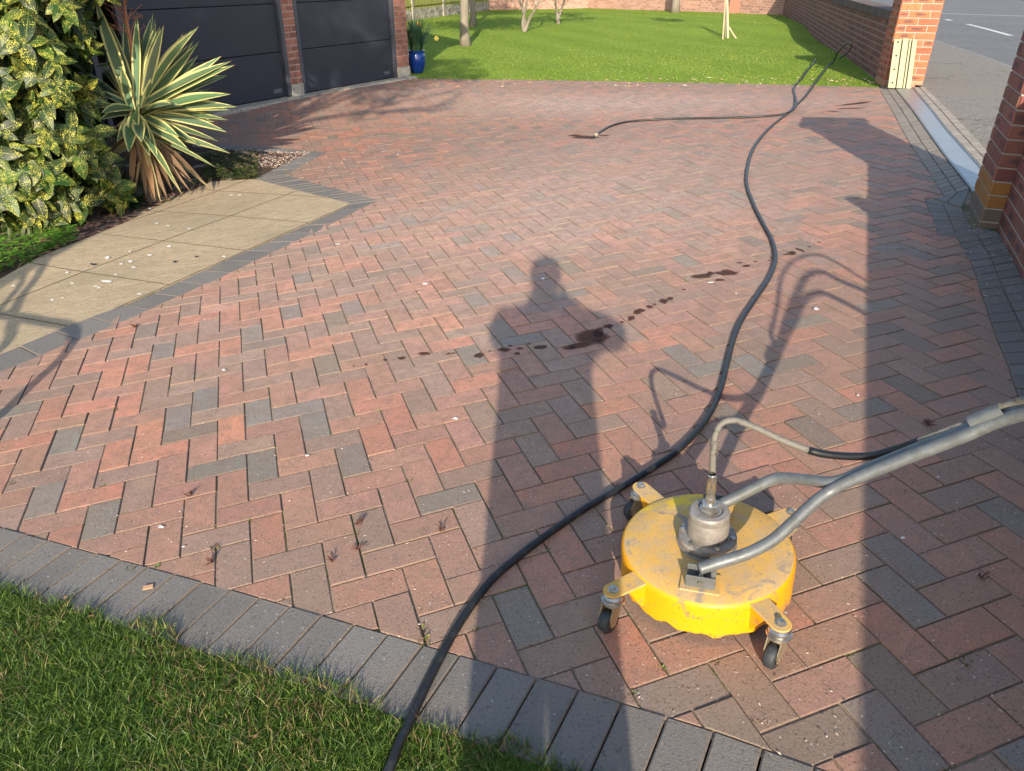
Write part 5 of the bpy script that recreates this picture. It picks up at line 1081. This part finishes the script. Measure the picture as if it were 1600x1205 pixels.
# ================================================================== YUCCA
def yucca():
    b = gp(238, 318); b = b + np.array([.0, .1, 0]); b[2] = gz(b[0], b[1]); D_ = np.linalg.norm(gp(238, 318) - CW) + .05; th = thing('yucca', b, 'spiky yucca with green leaves edged in cream beside the path', 'yucca')
    c = at(212, 178, D_); mb = MB(); liv = (.085, .135, .07, 1); dead = (.085, .135, .07, 0.0)
    def leaf(p, tip, W, col, up=.0, n=9):
        p = np.array(p); tip = np.array(tip); L_ = np.linalg.norm(tip - p); d = (tip - p) / L_; view = CW - (p + tip) / 2; view /= np.linalg.norm(view); nrm = np.array([0, 0, 1.]) * .6 + view * .7 + RNG.normal(size=3) * .25; s = np.cross(d, nrm); s /= np.linalg.norm(s); nn = np.cross(s, d); vs = []; uv = []
        for i in range(n + 1):
            t = i / n; w_ = W * .5 * (.55 + .45 * math.sin(math.pi * min(1, t * 1.15) * .62)) * (1 - max(0, (t - .45) / .55) ** 1.7); c_ = p + d * L_ * t + np.array([0, 0, 1.]) * up * L_ * math.sin(math.pi * t) * .5
            vs += [c_ - s * w_ + nn * w_ * .35, c_, c_ + s * w_ + nn * w_ * .35]; uv += [(0, t), (.5, t), (1, t)]
        fs = []; us = []
        for i in range(n):
            a = 3 * i
            for f in ((a, a + 1, a + 4, a + 3), (a + 1, a + 2, a + 5, a + 4)): fs.append(f); us.append([uv[j] for j in f])
        mb.add(vs, fs, 0, col, us)
    tips = [(148, -4, -.05, 36), (172, 38, .1, 28), (214, 22, .1, 26), (224, 55, .2, 24), (256, 38, 0, 30), (272, 66, .2, 26), (300, 46, .1, 30), (311, 41, -.05, 34), (311, 85, .25, 30), (347, 87, 0, 30), (363, 95, -.1, 36), (355, 117, .15, 28), (362, 147, -.1, 36), (360, 172, .0, 28), (358, 188, .1, 28), (356, 207, .05, 28), (297, 236, -.2, 32), (281, 215, -.2, 30), (315, 230, -.05, 26), (201, 239, -.45, 40), (222, 223, -.5, 38), (247, 250, -.35, 36), (270, 163, -.45, 38), (158, 177, -.35, 32), (155, 188, -.3, 28), (146, 140, -.1, 30), (190, 105, -.1, 30), (183, 222, -.3, 28), (200, 60, .3, 26), (235, 95, .3, 26), (285, 120, .35, 26), (330, 200, .3, 24), (328, 140, .35, 24), (170, 90, .3, 24), (250, 150, .45, 26), (290, 180, .4, 26), (130, 110, .2, 24), (240, 20, .35, 24), (285, 75, .45, 24)]
    for (u, v, dd_, W) in tips:
        tip = at(u, v, D_ + dd_); p0 = c + (tip - c) * .05 + RNG.normal(size=3) * .02; leaf(p0, tip, W * D_ / FOC * .47, (*[x_ * random.uniform(.75, 1.2) for x_ in liv[:3]], 1), random.uniform(.0, .12))
    for (u, v, dd_, W) in tips:
        for _ in range(2):
            if u < 170 and v > 120: continue
            tip = at(u, v, D_ + dd_ + random.uniform(.05, .3)) + RNG.normal(size=3) * .05; tip = c + (tip - c) * random.uniform(.75, .98); leaf(c + (tip - c) * .05 + RNG.normal(size=3) * .02, tip, W * D_ / FOC * .42, (*[x_ * random.uniform(.7, 1.15) for x_ in liv[:3]], 1), random.uniform(-.03, .10))
    for _ in range(30):
        a = random.uniform(0, 6.3); el = random.uniform(-.2, 1.3); L_ = random.uniform(.4, .7); tip = c + np.array([math.cos(a) * math.cos(el), math.sin(a) * math.cos(el), math.sin(el)]) * L_
        if (tip - c) @ FW < .1: continue
        leaf(c + RNG.normal(size=3) * .03, tip, .055, (.07, .12, .06, 1), .08)
    lowt = [(338, 262, -.1), (361, 240, 0), (322, 288, -.1), (298, 300, -.2), (286, 306, -.15), (270, 300, -.2), (262, 312, -.25), (252, 318, -.25), (243, 315, -.3), (310, 275, -.05), (332, 300, 0), (228, 310, -.2), (205, 305, -.15), (150, 262, -.1), (165, 255, 0), (276, 290, -.3), (300, 283, -.2)]
    for i, (u, v, dd_) in enumerate(lowt):
        tip = at(u, v, D_ + dd_); tip[2] = max(tip[2], gz(tip[0], tip[1]) + .01); leaf(c + np.array([0, 0, -.12]) + RNG.normal(size=3) * .03, tip, random.uniform(.04, .06), random.choice(((.20, .115, .05, 0), (.14, .085, .045, 0), (.26, .20, .09, .2), (.085, .12, .05, .85))) if i > 1 else (.085, .12, .05, .9), -.05 if False else .06)
    for _ in range(46):
        a = random.uniform(0, 6.3); r_ = random.uniform(.08, .36); p0 = c + np.array([RNG.normal() * .03, RNG.normal() * .03, random.uniform(-.35, -.1)]); tip = np.array([c[0] + math.cos(a) * r_, c[1] + math.sin(a) * r_, 0]); tip[2] = gz(tip[0], tip[1]) + random.uniform(.0, .08); leaf(p0, tip, random.uniform(.012, .030), (*(np.array(random.choice(((.20, .115, .055), (.12, .07, .04), (.27, .18, .10), (.07, .045, .03)))) * random.uniform(.7, 1.2)), 0), random.uniform(-.25, .3), 6)
    part(mb, 'leaves', M_YUCCA, th, smooth=True)
    mb = MB(); mb.tube([b + np.array([0, 0, -.05]), b * .5 + c * .5, c + np.array([0, 0, .02])], [.07, .06, .04], 12); part(mb, 'trunk', M_BARK, th, smooth=True)
    st = MB(); P = [c + np.array([0, 0, .05]), at(206, 80, D_ + .1), at(196, 20, D_ + .12), at(190, -50, D_ + .15), at(186, -130, D_ + .2)]; Cx = catmull(P, 6); st.tube(Cx, list(np.linspace(.016, .006, len(Cx))), 8)
    for i in range(8, len(Cx)):
        for _ in range(3):
            d = RNG.normal(size=3); d[2] = abs(d[2]) * .8 + .3; d /= np.linalg.norm(d); e_ = Cx[i] + d * random.uniform(.10, .22); st.tube([Cx[i], (Cx[i] + e_) / 2, e_], [.004, .003, .0015], 4)
            for _ in range(3): f_ = e_ * random.uniform(.3, 1) + 0; t_ = random.uniform(.4, 1); g_ = Cx[i] * (1 - t_) + e_ * t_; st.tube([g_, g_ + RNG.normal(size=3) * .02], .0018, 4)
    part(st, 'flower_stalk', mat('dry_stalk', (.33, .13, .07), .7), th)
yucca()
# dense evergreen hedge mass behind laurel and yucca, rising above the frame: it throws the shade over the garage front
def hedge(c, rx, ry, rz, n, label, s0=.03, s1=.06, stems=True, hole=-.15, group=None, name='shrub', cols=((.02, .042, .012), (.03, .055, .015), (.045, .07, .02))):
    c = np.array(c, float); b = np.array([c[0], c[1], gz(c[0], c[1])]); th = thing(name, b, label, name.split('_')[-1], group); mb = MB()
    for k in range(9):
        a = random.uniform(0, 6.3); q_ = c + np.array([math.cos(a) * rx * .5, math.sin(a) * ry * .5, random.uniform(-.3, .2) * rz]); leafcloud(mb, q_, rx * .6, ry * .6, rz * .6, n // 9, s0, s1, cols, hole)
    part(mb, 'foliage', M_PLANT, th); mb = MB()
    for k in range(7): branches(mb, b + np.array([random.uniform(-.2, .2), random.uniform(-.2, .2), -.05]), (random.uniform(-.15, .15), random.uniform(-.15, .15), 1), (c[2] - b[2]) * .75, .03, 1, .25)
    part(mb, 'stems', M_BARK, th)
bz = gp(150, 250)
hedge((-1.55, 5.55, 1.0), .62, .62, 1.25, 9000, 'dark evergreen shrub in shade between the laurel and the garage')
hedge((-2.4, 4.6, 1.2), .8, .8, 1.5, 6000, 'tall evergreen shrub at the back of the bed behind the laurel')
# ground cover
def herb(name, label, fn, n, s0, s1, cols, kind=None):
    mb = MB()
    for _ in range(n):
        x, y = fn(); z = gz(x, y) + random.uniform(0, .05); nl = 5; a0 = random.uniform(0, 6.3); s_ = random.uniform(s0, s1); c = random.choice(cols); k_ = random.uniform(.7, 1.25)
        for k in range(nl):
            a = a0 + k * 1.257; d = np.array([math.cos(a), math.sin(a), random.uniform(0, .5)]) * s_; e = np.array([-math.sin(a), math.cos(a), 0]) * s_ * .33; p = np.array([x, y, z]); mb.add([p, p + d * .55 + e, p + d, p + d * .55 - e], [(0, 1, 2, 3)], 0, (c[0] * k_, c[1] * k_, c[2] * k_, 1))
    o = mb.build(name, M_PLANT); o['kind'] = 'stuff'; return o
def gc1():
    while True:
        u = random.uniform(-60, 122); v = 425 - u * .40 + random.uniform(-72, 4) * (1 if u < 70 else .6)
        if v > 320: break
    p = gp(u, v); return p[0], p[1]
herb('ground_cover', '', gc1, 1500, .012, .024, ((.10, .24, .02), (.15, .30, .035), (.07, .18, .02)))
herb('flowering_ground_cover', '', lambda: tuple(gp(random.uniform(318, 405), random.uniform(240, 282))[:2]) , 900, .012, .022, ((.035, .075, .018), (.06, .11, .02), (.14, .14, .04)))
mb = MB()
P = [gp(u, v, .006) for u, v in ((78, 381), (115, 375), (150, 362), (175, 350))]; mb.tube(catmull(P, 4), .004, 6); P = [gp(u, v, .006) for u, v in ((28, 418), (45, 404), (80, 392))]; mb.tube(catmull(P, 4), .004, 6, 0, (.2, .2, .2, 1))
mb.build('twigs', mat('twig', (.26, .13, .08), .8), kind='stuff')

# ================================================================== PHOTOGRAPHER (behind the camera, throws the long shadow)
def skin(name, verts, edges, parent, m_, sub=2, root=0):
    me = bpy.data.meshes.new(name); me.from_pydata([v[:3] for v in verts], edges, []); o = bpy.data.objects.new(name, me); link(o, parent)
    sk = o.modifiers.new('skin', 'SKIN'); sk.use_smooth_shade = True
    for i, v in enumerate(verts): me.skin_vertices[0].data[i].radius = (v[3], v[4] if len(v) > 4 else v[3]); me.skin_vertices[0].data[i].use_root = (i == root)
    sb = o.modifiers.new('sub', 'SUBSURF'); sb.levels = sb.render_levels = sub; me.materials.append(m_); return o
PX, PY = .19, -2.30; PZ = gz(PX, PY)
th = thing('person', (PX, PY, PZ), 'standing photographer in dark coat holding up a phone behind the view', 'person'); th.rotation_euler = (0, 0, -R(17))
M_SKIN = mat('skin', (.55, .33, .24), .5); M_COAT = mat('coat', (.03, .035, .05), .8, build=_worn((.03, .035, .05), (.045, .05, .065), .5, 30)); M_TROU = mat('trousers', (.04, .045, .06), .85, build=_worn((.04, .045, .06), (.06, .065, .08), .5, 30))
V = [(0, -.02, .95, .10, .09), (0, -.02, 1.15, .11, .09), (0, -.02, 1.33, .12, .09), (0, -.01, 1.44, .055), (0, .01, 1.53, .06), (0, .02, 1.60, .078, .09), (0, .02, 1.68, .06, .07)]
E_ = [(0, 1), (1, 2), (2, 3), (3, 4), (4, 5), (5, 6)]
for sx in (-1, 1):
    n0 = len(V); V += [(sx * .16, -.02, 1.39, .05), ((.29 if sx > 0 else -.18), .05, 1.28, .042), (sx * .09 + .03, .20, 1.36, .03), (sx * .06 + .04, .25, 1.395, .026)]; E_ += [(2, n0), (n0, n0 + 1), (n0 + 1, n0 + 2), (n0 + 2, n0 + 3)]
    for k in range(4):
        n1 = len(V); V += [(.045 + sx * (.068 - .004 * k), .268 - .004 * k, 1.43 - .018 * k, .009), (.045 + sx * (.066 - .004 * k), .298, 1.432 - .018 * k, .008), (.045 + sx * (.052 - .003 * k), .302, 1.434 - .018 * k, .007)]; E_ += [(n0 + 3, n1), (n1, n1 + 1), (n1 + 1, n1 + 2)]
    n1 = len(V); V += [(.045 + sx * .088, .262, 1.39, .010), (.045 + sx * .07, .285, 1.40, .008)]; E_ += [(n0 + 3, n1), (n1, n1 + 1)]
    n2 = len(V); V += [(sx * .10, -.02, .90, .085), (sx * .11, 0, .50, .06), (sx * .115, -.03, .10, .042), (sx * .12, .09, .035, .035)]; E_ += [(0, n2), (n2, n2 + 1), (n2 + 1, n2 + 2), (n2 + 2, n2 + 3)]
body = skin('body', V, E_, th, M_SKIN)
V2 = [(0, -.02, .62, .175, .13), (0, -.02, .95, .20, .14), (0, -.02, 1.2, .225, .13), (0, -.02, 1.34, .225, .115), (0, -.015, 1.42, .15, .08), (0, .0, 1.50, .085, .075)]; E2 = [(0, 1), (1, 2), (2, 3), (3, 4), (4, 5)]
for sx in (-1, 1): n0 = len(V2); V2 += [(sx * .20, -.02, 1.38, .10), ((.33 if sx > 0 else -.21), .06, 1.29, .066), (sx * .17 + .02, .13, 1.315, .075), (sx * .085 + .03, .19, 1.355, .055)]; E2 += [(3, n0), (n0, n0 + 1), (n0 + 1, n0 + 2), (n0 + 2, n0 + 3)]
skin('coat', V2, E2, th, M_COAT, 2, 1)
V3 = [(0, -.02, .88, .14, .11)]; E3 = []
for sx in (-1, 1): n0 = len(V3); V3 += [(sx * .085, -.02, .78, .11), (sx * .09, -.01, .48, .09), (sx * .10, -.03, .10, .075)]; E3 += [(0, n0), (n0, n0 + 1), (n0 + 1, n0 + 2)]
skin('trousers', V3, E3, th, M_TROU)
mb = MB(); mb.lathe([(.001, .115), (.045, .106), (.076, .075), (.086, .02), (.082, -.03), (.066, -.07)], (0, -.005, 1.62), None, 20); o = mb.build('hair', mat('hair', (.04, .028, .02), .7), th, smooth=True)
for sx in (-1, 1):
    mb = MB(); mb.lathe([(.001, .0), (.011, .003), (.014, .012), (.001, .022)], (sx * .032, .098, 1.615), [[1, 0, 0], [0, 0, 1], [0, 1, 0]], 10); mb.build('eye', mat('eye', (.7, .7, .7), .2), th, smooth=True)
    mb = MB(); mb.box((sx * .118, .03, .02), (.10, .28, .09)); mb.build('shoe', M_RUBBER, th, bevel=.03)
mb = MB(); mb.add([(-.012, .10, 1.57), (.012, .10, 1.57), (0, .13, 1.575), (0, .105, 1.62)], [(0, 1, 2), (0, 2, 3), (1, 3, 2)]); mb.build('nose', M_SKIN, th)
pp = CW - FW * .022 + RW * .038; mb = MB(); mb.box((0, 0, 0), (.13, .068, .009)); o = mb.build('phone', M_DARK); o.matrix_world = Matrix([[RW[0], UW[0], -FW[0], pp[0]], [RW[1], UW[1], -FW[1], pp[1]], [RW[2], UW[2], -FW[2], pp[2]], [0, 0, 0, 1]]); tag(o, 'black phone held in both hands by the photographer', 'phone')
# tree behind and left of the photographer: dapples the garage front and the paving before it
def backtree():
    b = np.array([-3.6, -2.4, gz(-3.6, -2.4) - .05]); th = thing('tree', b, 'tall leafy tree behind the photographer that dapples the garage front', 'tree'); mb = MB(); P = [b, b + (.1, 0, 1.5), b + (.3, .2, 3.0), b + (.7, .5, 4.3)]
    mb.tube(catmull(P, 4), list(np.linspace(.16, .09, 13)), 12)
    for k in range(7): branches(mb, P[-1] - np.array([.1, .1, .3]), (random.uniform(-.6, .9), random.uniform(-.5, .5), .6), 1.2, .05, 2, .5)
    part(mb, 'trunk', M_BARK, th, smooth=True); mb = MB(); c = np.array([-2.75, -1.7, 5.25])
    for k in range(34): leafcloud(mb, c + RNG.normal(size=3) * np.array([.9, .7, .42]), .42, .42, .34, 300, .035, .07, GREENS, -.08)
    part(mb, 'crown', M_PLANT, th)
backtree()
# unseen bent tubes added left of the path, shaped to throw the shadow across it
ob = unshadow(60, 520, .5); th = thing('shadow_tubes', (ob[0], ob[1], gz(ob[0], ob[1])), 'added unseen dark curved tubes shaped to throw the shadow on the path at left', 'shadow caster')
for L, r_ in (([(-25, 660, .12), (0, 650, .25), (45, 607, .42), (95, 560, .55), (116, 530, .62), (108, 510, .66), (60, 501, .67), (20, 494, .67), (-30, 490, .66)], .022), ([(-15, 560, .5), (14, 530, .55), (22, 490, .68), (35, 462, .78), (58, 432, .9), (76, 400, 1.0)], .02), ([(-20, 510, .6), (5, 478, .7), (30, 447, .8), (38, 428, .86)], .016)):
    P = [unshadow(*q_) for q_ in L]
    mb = MB(); mb.tube(catmull(P, 6), r_, 8); part(mb, 'shadow_rod', M_DARK, th, smooth=True)
P0 = unshadow(-25, 660, .12); mb = MB(); mb.tube([P0, np.array([P0[0], P0[1] - .05, gz(P0[0], P0[1]) - .05])], .022, 8); part(mb, 'leg', M_DARK, th, smooth=True); mb = MB(); P1 = unshadow(-30, 490, .66); mb.tube([P1, np.array([P1[0] - .1, P1[1], gz(P1[0], P1[1]) - .05])], .022, 8); part(mb, 'leg', M_DARK, th)  # legs of the added, unseen shadow tubes
